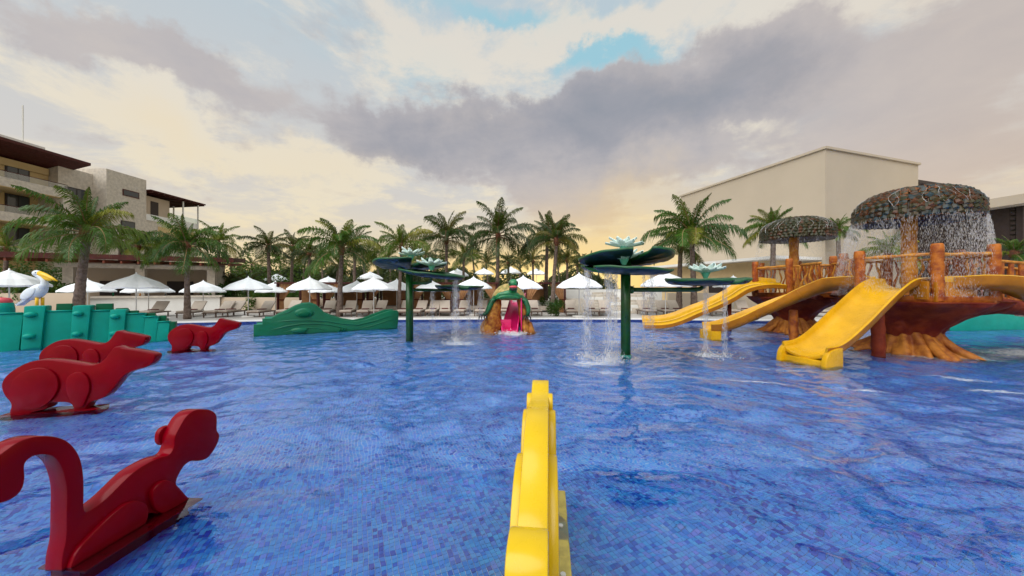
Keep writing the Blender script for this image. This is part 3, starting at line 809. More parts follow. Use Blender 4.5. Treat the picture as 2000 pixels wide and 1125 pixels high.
def lodge():
    r = empty('timber_building', (36.5, 22, DZ), R(10), 'dark slatted timber building with a pale fascia behind the right hand walkway', 'building')
    part_box('wall', (-6, 8, .4, 6, 0, 6.6), M['shutter'], r)
    part_box('fascia', (-7, 9, -.6, 6.4, 6.6, 7.15), M['hall'], r)
    for k in range(22): part_box('slat', (-6, 8, .2, .38, .3+k*.29, .46+k*.29), M['shutter'], r)
    for k in range(5): part_box('post', (-6+k*3.4, -5.8+k*3.4, -.1, .15, 0, 6.6), M['shutter'], r)
lodge()

# --- garden walls
def wall(pts, h, th, label, m=None, z0=DZ, name='garden_wall'):
    mb = MB()
    for a, b in zip(pts[:-1], pts[1:]):
        a, b = Vector((*a, 0)), Vector((*b, 0)); e = (b-a).normalized()*th*.5
        mb.bar(a-e+Vector((0, 0, z0+h/2)), b+e+Vector((0, 0, z0+h/2)), th, h)
    o = mb.build(name, m or M['beige'], bevel=.02)
    # plain smooth cap
    return tag(o, label, 'wall')
wall([(-22.2, 26.6), (-14.9, 25.8)], .95, .3, 'low beige garden wall running right from the bar pavilion to the cabanas')
wall([(-31.9, 20.5), (-26.5, 21.6)], 1.35, .3, 'beige wall between the pelican figure and the bar pavilion')
wall([(-14.7, 26.4), (-.2, 26.6)], .85, .3, 'long low beige wall behind the cabanas')
wall([(0.2, 25.4), (3.2, 25.2)], .75, .3, 'short pale wall to the left of the round bush', M['whitep'])
wall([(3.3, 23.7), (5.0, 23.6)], .95, .35, 'short cream wall between the round bush and the stepped white stair', M['cream'])
wall([(3.4, 27.6), (11.6, 27.4)], 1.55, .3, 'white parapet above the stepped white stair', M['whitep'])
wall([(11.4, 25.2), (18.5, 24.6)], 1.3, .25, 'long pale wall in front of the hall building', M['hall'])
def stair():
    r = empty('stone_stair', (5.1, 22.7, DZ), 0, 'wide white stepped stair with brick-like courses behind the right lily fountain', 'stair')
    rnd = random.Random(4)
    bm_ = [None]*3
    for q in range(3):
        mb = MB(); mb.box((0, 0, 0), ((.62, .74, .52)[q], .34, .152), taper=.97); bm_[q] = mb.mesh('step_block', M['cream'] if q else M['whitep'])
    for k in range(8):
        x = 0
        while x < 5.0-k*.10:
            q = rnd.randrange(3); w = (.62, .74, .52)[q]
            inst('step_block', bm_[q], r, (x+w/2+.01, .34*k+rnd.uniform(-.01, .01), .085+.17*k)); x += w+.022
stair()

# ============================================================ UMBRELLAS
def make_umbrella():
    r = empty('parasol')
    mb = MB(); N = 8; R0 = 1.15; top = 2.42; rim = 1.80
    rings = [(0.0, top), (.35, top-.17), (.72, top-.37), (1.0, rim)]
    b = 0; vs = [(0, 0, top)]
    seg = 32
    for (f, z) in rings[1:]:
        for k in range(seg):
            a = 2*PI*k/seg; s = abs((k % 4)-2)/2.0       # 1 at ribs, 0 between
            rr = R0*f*(.955+.045*s); vs.append((rr*math.cos(a), rr*math.sin(a), z+(.035*f*(s-.5))))
    fs = [(0, 1+k, 1+(k+1) % seg) for k in range(seg)]
    for j in range(2):
        for k in range(seg):
            k2 = (k+1) % seg; fs.append((1+j*seg+k, 1+(j+1)*seg+k, 1+(j+1)*seg+k2, 1+j*seg+k2))
    base = len(vs)
    for k in range(seg):
        x, y, z = vs[1+2*seg+k]; vs.append((x*1.0, y*1.0, z-.07))
    for k in range(seg): k2 = (k+1) % seg; fs.append((1+2*seg+k, base+k, base+k2, 1+2*seg+k2))
    mb.add(vs, fs); mb.build('canopy', M['white'], r)
    mb = MB(); mb.lathe([(.22, top-.09), (.12, top-.03), (.03, top+.03), (.02, top+.09), (.001, top+.1)], 12); mb.build('vent_cap', M['white'], r, True)
    mb = MB(); mb.tube([(0, 0, 0), (0, 0, top)], .026, 8); mb.build('pole', M['pale_metal'], r, True)
    mb = MB(); mb.box((0, 0, .04), (.55, .55, .08)); mb.build('base', M['whitep'], r, bevel=.01)
    mb = MB(); mb.lathe([(.05, rim-.08), (.07, rim-.02), (.05, rim+.05)], 10); mb.build('hub', M['pale_metal'], r, True)
    mb = MB(); mb.tube([(.03, 0, top-.10), (R0*.96, 0, rim+.01)], .012, 4); me = mb.mesh('rib', M['pale_metal'])
    for k in range(8): inst('rib', me, r, rot=(0, 0, k*PI/4))
    return r
UMB = [  # px, rim y, half width px, label
 (18, 557, 93, 'large white parasol at the far left edge behind the pelican figure'),
 (171, 568, 62, 'white parasol just right of the big leaning palm trunk at the left'),
 (266, 561, 69, 'widest white parasol in front of the white bar counter'),
 (290, 569, 56, 'white parasol half hidden behind the widest one at the bar counter'),
 (397, 569, 48, 'white parasol beside the slim palm at the right end of the bar'),
 (485, 564, 50, 'white parasol left of the green slide, against the low beige wall and hedge'),
 (538, 569, 41, 'lower white parasol directly above the left end of the green slide'),
 (605, 564, 46, 'white parasol above the hump of the green slide, before the first tan curtain'),
 (640, 569, 38, 'white parasol tucked behind the one over the hump of the green slide'),
 (697, 568, 38, 'white parasol just right of the palm behind the green slide'),
 (730, 564, 43, 'white parasol above the tail end of the green slide'),
 (775, 565, 36, 'white parasol immediately left of the left lily fountain pole'),
 (842, 567, 36, 'white parasol seen right of the left lily fountain pole under its low arm'),
 (925, 562, 37, 'white parasol just left of the turtle slide'),
 (1022, 562, 40, 'white parasol just right of the turtle head'),
 (1131, 560, 46, 'white parasol seen behind the streams at the left side of the right lily fountain'),
 (1300, 557, 52, 'white parasol under the single low lily pad, left half'),
 (1432, 559, 42, 'white parasol under the right rim of the single low lily pad'),
]
FARUMB = [
 (540, 547, 26, 'small distant white parasol above and behind the low one at the green slide'),
 (575, 551, 20, 'small distant white parasol left of the hump of the green slide'),
 (641, 551, 22, 'small distant white parasol with its top just left of the palm behind the green slide'),
 (723, 544, 26, 'upper distant white parasol stacked above those at the tail of the green slide'),
 (763, 545, 17, 'smallest distant white parasol left of the left lily fountain'),
 (893, 538, 24, 'distant white parasol above the stream pouring from the left fountain'),
 (945, 535, 20, 'distant flat white parasol left of the tall central palm trunk'),
 (998, 533, 21, 'distant white parasol right of the tall central palm trunk'),
 (1048, 535, 19, 'distant white parasol by the double palms'),
]
UPROTO = make_umbrella(); first = True
def place_umbrella(px, rim, hw, label, group, ymax=30, ymin=0):
    global first
    th = math.atan(abs(px-1000)/F)
    Yd = F*1.15/(hw*math.cos(th)); s = 1.0
    if Yd < ymin: s = ymin/Yd; Yd = ymin
    p = at(px, rim, Yd); zr = p.z-DZ
    o = UPROTO if first else copy_tree(UPROTO); first = False
    o.location = (p.x, p.y, DZ); o.rotation_euler.z = random.uniform(0, PI/4)
    q = s if s < 1.25 else 1.25
    for ch in o.children:
        n_ = ch.name.split('.')[0]
        if n_ == 'pole': ch.scale = (1, 1, (zr+.62*q)/2.42)
        elif n_ == 'base': pass
        else: ch.scale = (q, q, q); ch.location.z = zr-1.80*q
    tag(o, label, 'parasol', group); return p
UP = []
for u in UMB: UP.append(place_umbrella(*u, 'white parasols along the sun deck', ymin=19.9 if u[0] > 340 else (17.6 if u[0] > 100 else 14.9)))
for u in FARUMB: place_umbrella(*u, 'distant white parasols beyond the garden wall')

# ============================================================ LOUNGERS
def make_lounger():
    r = empty('sun_lounger'); w = .62; L = 1.9
    # local: foot at y=-L/2 (towards pool), head at +y
    mb = MB()
    mb.box((-w/2, 0, .26), (.05, L, .06)); mb.box((w/2, 0, .26), (.05, L, .06)); mb.box((0, -L/2, .26), (w, .05, .055)); mb.box((0, L/2, .26), (w, .05, .055)); mb.box((0, .2, .262), (w-.06, .05, .05))
    mb.build('frame', M['frame_dk'], r)
    lg = MB(); lg.box((0, 0, .115), (.05, .05, .23)); lm = lg.mesh('leg', M['frame_dk'])
    for x in (-w/2, w/2):
        for y in (-L/2+.12, L/2-.25): inst('leg', lm, r, (x, y, 0))
    mb = MB(); mb.box((0, -.30, .34), (w, 1.25, .1)); mb.build('cushion', M['cushion'], r, bevel=.025)
    mb = MB(); q = Matrix.Rotation(R(42), 4, 'X'); mb.box((0, .60, .60), (w, .78, .09), mtx=q); mb.build('back_cushion', M['cushion'], r, bevel=.025)
    mb = MB(); mb.box((0, -.02, .415), (w*.62, .30, .05)); mb.build('towel', M['towel'], r, bevel=.012)
    return r
LG = [
 (300, 20.0, 'beige lounger low in front of the left end of the bar counter'),
 (376, 20.2, 'lounger directly left of the slim palm base at the bar'),
 (430, 20.3, 'lounger immediately right of the far red capybara figure nose, first by the garden wall'),
 (452, 20.6, 'lounger second from the bar corner before the low beige wall'),
 (512, 20.6, 'lounger standing right behind the stepped left end of the green slide'),
 (566, 21.0, 'lounger half hidden behind the rising back of the green slide'),
 (640, 20.8, 'lounger just left of the palm trunk behind the green slide'),
 (681, 20.8, 'lounger just right of the palm trunk behind the green slide'),
 (714, 20.8, 'lounger behind the dip of the green slide'),
 (740, 21.2, 'lounger behind the rising tail of the green slide'),
 (790, 21.0, 'lounger immediately left of the left fountain pole'),
 (819, 21.0, 'lounger immediately right of the left fountain pole'),
 (846, 21.2, 'lounger second to the right of the left fountain pole'),
 (869, 21.2, 'lounger under the low arm of the left fountain'),
 (903, 21.3, 'lounger behind the stream of the left fountain'),
 (940, 21.3, 'lounger touching the left edge of the turtle slide in view'),
 (986, 21.6, 'lounger seen through the opening of the turtle slide'),
 (1044, 21.4, 'lounger between the turtle slide and the round bush'),
 (1115, 21.2, 'lounger just right of the round bush'),
 (1155, 21.4, 'lounger before the left half of the stepped stair'),
 (1180, 21.4, 'lounger before the middle of the stepped stair'),
 (1262, 21.3, 'lounger right of the right fountain pole'),
 (1298, 21.3, 'lounger with a raised back left of the dark door'),
 (1322, 21.3, 'lounger nearest to the dark door of the low wing'),
 (1388, 21.2, 'lounger behind the lower half of the far yellow slide'),
 (1420, 21.2, 'lounger behind the middle of the far yellow slide'),
 (1456, 21.2, 'lounger under the upper part of the far yellow slide'),
 (1592, 20.8, 'lounger seen between the two tree towers'),
]
lp = make_lounger()
for i, (px, Yd, lab) in enumerate(LG):
    o = lp if i == 0 else copy_tree(lp)
    o.location = ((px-1000)/F*Yd, Yd, DZ); o.rotation_euler.z = random.uniform(-.15, .15)-(px-1000)/2600
    s = 1.0; o.scale = (s, s, s); tag(o, lab, 'sun lounger', 'beige sun loungers on the pool deck')

# ============================================================ CABANAS
def make_cabana(w=2.6, d=2.4, h=2.25):
    r = empty('cabana')
    for x in (-w/2, w/2):
        for y in (-d/2, d/2):
            mb = MB(); mb.box((x, y, h/2), (.12, .12, h)); mb.build('post', M['wood_dark'], r)
    mb = MB(); mb.box((0, 0, h+.06), (w+.3, d+.3, .12)); mb.build('roof', M['wood_dark'], r)
    mb = MB(); mb.box((-w*.2, d/2-.05, h*.5), (w*.5, .04, h*.96)); mb.build('back_cloth', M['curtain'], r)
    for sx in (-1, 1):
        # gathered curtain tied back halfway down
        mb = MB(); N = 16; rows = 10; vs = []; fs = []
        for j in range(rows+1):
            f = j/rows; z = h*(1-f)-.02+.04
            wd = .85*(1-f)+.0 if f < .5 else .40+.0*f
            wd = .95*(1-(f/.55)**1.2*.72) if f < .55 else .27+.10*(f-.55)
            for k in range(N+1):
                u = k/N; x = sx*(w/2-.07-u*wd); y = -d/2+.02+.045*math.sin(u*26+f*1.5)
                vs.append((x, y, max(z, .03)))
        for j in range(rows):
            for k in range(N): a = j*(N+1)+k; fs.append((a, a+1, a+N+2, a+N+1))
        mb.add(vs, fs); mb.build('curtain', M['curtain'], r, True)
        mb = MB(); mb.box((sx*(w/2-.20), -d/2, h*.46), (.36, .14, .07)); mb.build('tie_back', M['curtain_dk'], r)
    mb = MB(); mb.box((0, .3, .3), (w-.5, d-.8, .35)); mb.build('day_bed', M['cushion'], r, bevel=.04)
    return r
cp_ = make_cabana()
CB = [(603, 23.8, 'tan curtained cabana above the hump of the green slide'), (688, 24.2, 'tan curtained cabana right of the palm behind the green slide'),
      (768, 24.4, 'tan curtained cabana at the tail of the green slide'), (852, 24.6, 'tan curtained cabana between the left fountain pole and its streams'),
      (935, 24.6, 'tan curtained cabana left of the turtle slide'), (1062, 24.4, 'tan curtained cabana between the turtle slide and the round bush')]
for i, (px, Yd, lab) in enumerate(CB):
    o = cp_ if i == 0 else copy_tree(cp_)
    o.location = ((px-1000)/F*Yd, Yd, DZ); tag(o, lab, 'cabana', 'tan curtained cabanas behind the parasols'); o.scale = (1, 1, .86)
# ============================================================ RIDE-ON FIGURES
CAPY = [(1.682, 0.756), (1.657, 0.657), (1.575, 0.582), (1.38, 0.533), (1.268, 0.46), (1.173, 0.309), (1.079, 0.179), (0.986, 0.128), (0.909, 0.114), (0.847, 0.071), (0.817, -0.02), (0.69, -0.02), (0.68, 0.055), (0.635, 0.116), (0.486, 0.128), (0.398, 0.125), (0.383, 0.041), (0.296, 0.02), (0.195, 0.0), (0.137, -0.03), (-0.019, -0.03), (-0.033, 0.039), (-0.012, 0.093), (-0.019, 0.168), (-0.075, 0.246), (-0.117, 0.36), (-0.117, 0.452), (-0.075, 0.542), (0.009, 0.63), (0.109, 0.699), (0.223, 0.749), (0.369, 0.761), (0.516, 0.734), (0.695, 0.687), (0.847, 0.65), (0.955, 0.654), (1.048, 0.718), (1.111, 0.822), (1.173, 0.927), (1.253, 0.885), (1.38, 0.86), (1.526, 0.823), (1.64, 0.788)]
HAUNCH = [(0.009, 0.463), (0.08, 0.57), (0.223, 0.646), (0.369, 0.651), (0.472, 0.585), (0.523, 0.487), (0.538, 0.371), (0.509, 0.259), (0.442, 0.15), (0.339, 0.064), (0.223, 0.045), (0.08, 0.085), (-.02, .25)]
FORE = [(0.613, 0.405), (0.635, 0.499), (0.695, 0.553), (0.771, 0.568), (0.847, 0.525), (0.893, 0.406), (0.893, 0.27), (0.847, 0.138), (0.817, 0.034), (0.726, 0.032), (0.665, 0.133), (0.628, 0.27)]
def capy(loc, ang, label):
    r = empty('capybara_ride', loc, ang, label, 'ride-on figure', 'red capybara ride-on figures in the pool')
    slab('body', CAPY, -.08, .08, M['red'], r, 2, .014)
    for y0, y1 in ((-.112, -.07), (.07, .112)):
        slab('hind_leg', HAUNCH, y0, y1, M['red'], r, 2, .016); slab('foreleg', FORE, y0, y1, M['red'], r, 2, .016)
    mb = MB(); mb.box((.45, -.02, -.028), (1.05, .30, .03)); o = mb.build('base_board', M['red'], r, bevel=.012)
    mb = MB(); mb.box((.45, -.02, -.15), (1.1, .2, .30)); mb.build('plinth', M['red'], r)
    
    return r
c1 = capy((-7.16, 5.05, 0), math.atan2(.243, .97), 'nearest red capybara shaped ride-on figure, seen whole in side view')
def at_copy(src, x, y, ang, label):
    o = copy_tree(src); o.location = (x, y, 0); o.rotation_euler.z = ang; o['label'] = label; return o
at_copy(c1, -9.35, 7.05, math.atan2(.2, .98), 'second red capybara shaped ride-on figure, partly hidden behind the nearest one')
at_copy(c1, -9.70, 10.0, math.atan2(.2, .98), 'far small red capybara shaped ride-on figure beside the tip of the green crocodile tail')

MONK = [(0.858, 0.731), (0.982, 0.688), (1.057, 0.623), (1.065, 0.534), (1.057, 0.459), (1.091, 0.413), (1.082, 0.354), (1.032, 0.283), (0.966, 0.237), (0.889, 0.253), (0.814, 0.297), (0.758, 0.283), (0.716, 0.234), (0.689, 0.179), (0.709, 0.112), (0.758, 0.027), (0.80, -0.04), (0.8, -0.084), (0.689, -0.085), (0.587, -0.032), (0.491, 0.056), (0.468, 0.033), (0.434, 0.017), (0.412, -0.03), (0.338, -0.041), (0.22, -0.04), (0.096, -0.04), (0.038, -0.04), (-0.01, -0.03), (-0.009, 0.04), (-0.005, 0.1), (0.014, 0.192), (0.014, 0.352), (0.018, 0.509), (0.002, 0.624), (-0.025, 0.712), (-0.062, 0.766), (-0.105, 0.787), (-0.14, 0.789), (-0.163, 0.771), (-0.167, 0.733), (-0.163, 0.682), (-0.17, 0.627), (-0.193, 0.592), (-0.231, 0.58), (-0.272, 0.59), (-.325, .625), (-.355, .68), (-.36, .745), (-.335, .805),
        (-0.29, 0.845), (-0.243, 0.875), (-0.199, 0.904), (-0.147, 0.911), (-0.091, 0.897), (-0.032, 0.867), (0.022, 0.817), (0.062, 0.745), (0.087, 0.668), (0.1, 0.573), (0.104, 0.46), (0.1, 0.296), (0.147, 0.299), (0.22, 0.323), (0.297, 0.373), (0.38, 0.425), (0.468, 0.443), (0.562, 0.449), (0.637, 0.426), (0.676, 0.476), (0.676, 0.559), (0.716, 0.626), (0.772, 0.704)]
MLEG = [(0.006, 0.0), (0.038, 0.089), (0.096, 0.133), (0.183, 0.185), (0.278, 0.229), (0.348, 0.234), (0.412, 0.195), (0.457, 0.13), (0.462, 0.049), (0.434, -0.008), (0.38, -0.034), (0.278, -0.021), (0.139, -0.02), (0.02, -0.03)]
MARM = [(0.479, 0.193), (0.502, 0.244), (0.562, 0.27), (0.624, 0.235), (0.689, 0.137), (0.744, 0.036), (0.80, -0.04), (0.744, -0.077), (0.587, -0.025), (0.502, 0.062)]
def monkey(loc, ang, m, label, group, th=.125):
    r = empty('monkey_ride', loc, ang, label, 'ride-on figure', group)
    # local +x = forward, -y = right flank; body sits left of the traced flank
    slab('body', MONK, .0, th, m, r, 2, .010)
    slab('leg', MLEG, -.035, .01, m, r, 2, .012); slab('arm', MARM, -.035, .01, m, r, 2, .012)
    slab('leg', MLEG, th-.01, th+.035, m, r, 2, .012); slab('arm', MARM, th-.01, th+.035, m, r, 2, .012)
    mb = MB(); mb.lathe([(.001, 0), (.07, 0), (.085, .012), (.085, .03), (.06, .045), (.001, .045)], 18)
    slab('ear', [(.655, .49), (.65, .60), (.70, .64), (.78, .62), (.80, .54), (.74, .47)], th-.01, th+.035, m, r, 2, .012)
    mb = MB(); mb.box((.40, -.03+th/2, -.03), (.78, .34, .03)); mb.build('base_board', m, r, bevel=.01)
    mb = MB(); mb.box((.40, th/2, -.17), (.7, .2, .28)); mb.build('plinth', m, r)
    for x, y in ((.42, -.16), (.62, -.16), (.15, -.16)):
        mb = MB(); mb.tube([(x, y+.07, -.02), (x, y+.07, -.004)], .014, 8); mb.build('bolt', M['red'], r)
    return r
monkey((-2.86, 2.22, 0), math.atan2(.997, .08), M['red'], 'red monkey shaped ride-on figure with a tall curled tail, nearest at the left', 'monkey shaped ride-on figures')
# yellow figure seen end-on from its curled tail
YEL = [(0, .30), (-.03, .42), (-.03, .70), (.0, .79), (.06, .83), (.15, .835), (.21, .79), (.23, .66), (.24, .45), (.26, .40), (.32, .50), (.42, .665), (.62, .74), (.84, .90), (1.05, .965), (1.25, .955), (1.42, .90), (1.60, .885), (1.75, .905), (1.86, .96), (1.98, .96), (2.06, .90), (2.10, .80), (2.04, .70), (1.90, .66), (1.78, .62), (1.72, .50), (1.74, .34), (1.86, .20), (1.92, .05), (1.90, -.05), (1.60, -.05), (1.30, .04), (1.0, .02), (.60, -.05), (.10, -.05), (.02, .1)]
def yellow_figure():
    P0 = Vector((.052, 1.24, 0)); d = Vector((.108, 1, 0)).normalized()
    r = empty('animal_ride', P0, math.atan2(d.y, d.x), 'yellow ride-on figure seen end-on over its raised curled tail, centre foreground', 'ride-on figure')
    m = M['yellow']; T = .148
    slab('body', YEL[8:]+YEL[:1], -T/2, T/2, m, r, 2, .010)
    # thick tail roll closest to the viewer
    slab('tail', [(0, .25), (-.03, .42), (-.035, .70), (-.01, .80), (.05, .84), (.16, .845), (.22, .79), (.24, .62), (.25, .42), (.22, .2)], -T/2-.004, T/2+.006, m, r, 2, .012)
    A = [(.50, .25), (.52, .42), (.62, .58), (.78, .70), (.96, .74), (1.10, .70), (1.16, .55), (1.12, .38), (1.02, .20), (.85, .05), (.6, .0)]
    B = [(1.26, .30), (1.28, .55), (1.38, .74), (1.52, .83), (1.66, .80), (1.72, .66), (1.70, .45), (1.80, .2), (1.86, .0), (1.5, .0), (1.32, .12)]
    for s in (-1, 1):
        a, b = sorted((s*T/2*.9, s*(T/2+.056)))
        slab('hind_leg', A, a, b, m, r, 2, .012)
        slab('arm', B, a, b, m, r, 2, .012)
        slab('ear', [(1.72+.09*math.cos(k*PI/6), .82+.09*math.sin(k*PI/6)) for k in range(12)], *sorted((s*T/2*.9, s*(T/2+.035))), m, r, 1, .01)
    mb = MB(); mb.box((1.0, -.07, -.004), (1.75, .30, .03)); mb.build('base_board', mat('wet_yellow_board', (.62, .50, .10), .2, .6, .3, 18, .3, 9), r, bevel=.012)
    mb = MB(); mb.box((1.0, 0, -.16), (1.5, .12, .30)); mb.build('plinth', M['yellow'], r)
    for x in (.55, .95, 1.4):
        mb = MB(); mb.tube([(x, -.165, .008), (x, -.165, .022)], .018, 8); mb.build('bolt', M['pale_metal'], r)
yellow_figure()

# ============================================================ GREEN CROCODILE TAIL (left)
def croc_tail():
    P0 = gnd(-40, 688); P1 = gnd(332, 664); d = P1-P0; L = d.length; ang = math.atan2(d.y, d.x)
    r = empty('crocodile_figure', P0, ang, 'long teal crocodile shaped climbing figure with stepped ribbed back and round bosses', 'climbing figure')
    # key stations measured along the flank as fractions, converted from the visible joints
    def tpos(px):
        dx = (px-1000)/F; a = d.normalized(); Y = (P0.x*a.y-P0.y*a.x)/(dx*a.y-a.x); return (dx*Y-P0.x)*a.x+(Y-P0.y)*a.y
    def ztop(px, py):
        dx = (px-1000)/F; a = d.normalized(); Y = (P0.x*a.y-P0.y*a.x)/(dx*a.y-a.x); return CAM_H-(py-562.5)/F*Y
    m = M['teal']
    panels = [(-40, 36, 613), (84, 136, 608), (172, 210, 607), (238, 278, 613), (276, 304, 619), (302, 327, 629)]
    ribs = [(40, 80, 598), (136, 170, 597), (210, 240, 605)]
    def leaning(name, x0, x1, h, y0, y1, lean=.16, b=.02, m=m):
        mb = MB(); vs = [(x0, y0, -.35), (x1, y0, -.35), (x1, y1, -.35), (x0, y1, -.35), (x0+.03, y0+lean, h), (x1+.06, y0+lean, h), (x1+.06, y1, h), (x0+.03, y1, h)]
        mb.add(vs, [(0, 3, 2, 1), (4, 5, 6, 7), (0, 1, 5, 4), (1, 2, 6, 5), (2, 3, 7, 6), (3, 0, 4, 7)]); return mb.build(name, m, r, bevel=b)
    for a, b, py in panels:
        x0, x1 = tpos(a), tpos(b); h = ztop((a+b)/2, py)
        leaning('flank_panel', x0-.03, x1-.02, h, .0, .5)
        # rolled upper lip of each panel
        mb = MB(); mb.tube([(x0+.02, .15, h), (x1+.03, .15, h)], .028, 6); mb.build('lip', m, r, True)
    for a, b, py in ribs:
        x0, x1 = tpos(a), tpos(b); h = ztop((a+b)/2, py)
        leaning('rib', x0, x1, h, -.10, .55, .18, .04)
        w = x1-x0
        for f in (.80, .30):
            z = h*f; mb = MB(); ellipsoid(mb, (x0+w*.45, -.10+.16*(z/h), z), (w*.34, .10, .085), 16, 8); mb.build('boss', m, r, True)
    # scutes along the ridge
    for a, b, py in [(98, 130, 594), (178, 212, 594), (218, 242, 603), (244, 264, 608), (280, 298, 613), (304, 320, 618), (326, 341, 630)]:
        x0, x1 = tpos(a), tpos(b); h = ztop((a+b)/2, py)
        mb = MB(); mb.add([(x0, .34, h-.45), (x1, .34, h-.45), (x1, .60, h-.45), (x0, .60, h-.45), (x0, .40, h), (x1, .40, h), (x1, .56, h), (x0, .56, h)], [(0, 3, 2, 1), (4, 5, 6, 7), (0, 1, 5, 4), (1, 2, 6, 5), (2, 3, 7, 6), (3, 0, 4, 7)])
        mb.build('scute', M['teal_dark'], r, bevel=.015)
    x0, x1 = tpos(326), tpos(341); mb = MB(); mb.box(((x0+x1)/2, .35, .15), (x1-x0, .4, .9)); mb.build('tail_tip', M['teal_dark'], r, bevel=.02)
    mb = MB(); mb.box((L/2-.1, .85, .2), (L*.96, .7, 1.0)); mb.build('core', M['teal_dark'], r, bevel=.05)
croc_tail()

# ============================================================ LOW GREEN SLIDE (centre left)
CROC = [(-0.023, -.3), (-0.023, 0.424), (0.244, 0.424), (0.244, 0.643), (0.532, 0.643), (0.696, 0.761), (1.028, 0.928), (1.283, 1.082), (1.543, 1.177), (1.808, 1.192), (2.041, 1.103), (2.224, 0.91), (2.353, 0.759), (2.634, 0.621), (3.057, 0.453), (3.512, 0.366), (3.92, 0.434), (4.446, 0.636), (4.881, 0.78), (5.238, 0.791), (5.305, 0.696), (5.283, 0.278), (5.215, -.3)]
def green_slide():
    a = math.atan2(2.7, 4.55)
    r = empty('green_slide', (-9.7, 13.1, 0), a, 'low green crocodile shaped slide with a humped side wall and steps at its left end', 'water slide')
    def flank(name, y0, y1, m):
        s = CROC[:5]; rest = smooth_poly(CROC[5:21], 0)
        return slab(name, s+rest+CROC[21:], y0, y1, m, r, 0, .03)
    flank('side_wall', 0, .12, M['croc']); flank('side_wall', .98, 1.10, M['croc'])
    # chute between the walls
    path = [(x, .55, z-.16) for x, z in [(.55, .62), (.8, .76), (1.2, .95), (1.6, 1.02), (1.9, .95), (2.3, .66), (2.8, .46), (3.3, .34), (3.8, .32), (4.4, .40), (5.2, .46)]]
    mb = sweep(spline(path, 40), [(-.44, 0), (.44, 0), (.44, -.05), (-.44, -.05)]); mb.build('chute', M['croc'], r, True)
    for k, (x, z) in enumerate([(0.0, .42), (.26, .64)]):
        mb = MB(); mb.box((x+.14, .55, z/2-.03), (.26, .86, z)); mb.build('step', M['teal'], r, bevel=.015)
    # raised relief bands on the flank
    def band(pts, w=.035, m=M['croc']):
        mb = MB(); mb.tube([(x, -.004, z) for x, z in pts], [.004]+[w]*(len(pts)-2)+[.004], 6); o = mb.build('relief_band', m, r, True); o.scale = (1, .6, 1)
    band([(.6, .50), (1.2, .52), (1.8, .50), (2.4, .44), (3.0, .30), (3.6, .22), (4.3, .36), (5.1, .58)])
    band([(.5, .18), (1.0, .30), (1.5, .36), (2.0, .36), (2.5, .28), (3.0, .14), (3.3, .04)])
    band([(.9, .05), (1.3, .16), (1.7, .2), (2.1, .16), (2.4, .04)], .03)
    band([(3.6, .05), (4.2, .16), (4.7, .30), (5.2, .42)], .03)
    band([(.75, .70), (1.1, .86), (1.35, .99)], .02)
    # eye
    mb = MB(); ellipsoid(mb, (1.62, 0, .80), (.34, .07, .20), 20, 10); mb.build('eye_brow', M['croc'], r, True)
    mb = MB(); ellipsoid(mb, (1.62, -.045, .76), (.22, .06, .12), 18, 8); mb.build('eye', M['teal_dark'], r, True)
    mb = MB(); ellipsoid(mb, (1.45, 0, .12), (.30, .10, .12), 18, 8); mb.build('foot', M['croc'], r, True)
    for k in range(3):
        mb = MB(); ellipsoid(mb, (2.9+k*.1, 0, .05), (.05, .05, .06), 10, 6); mb.build('claw', M['teal_dark'], r, True)
green_slide()

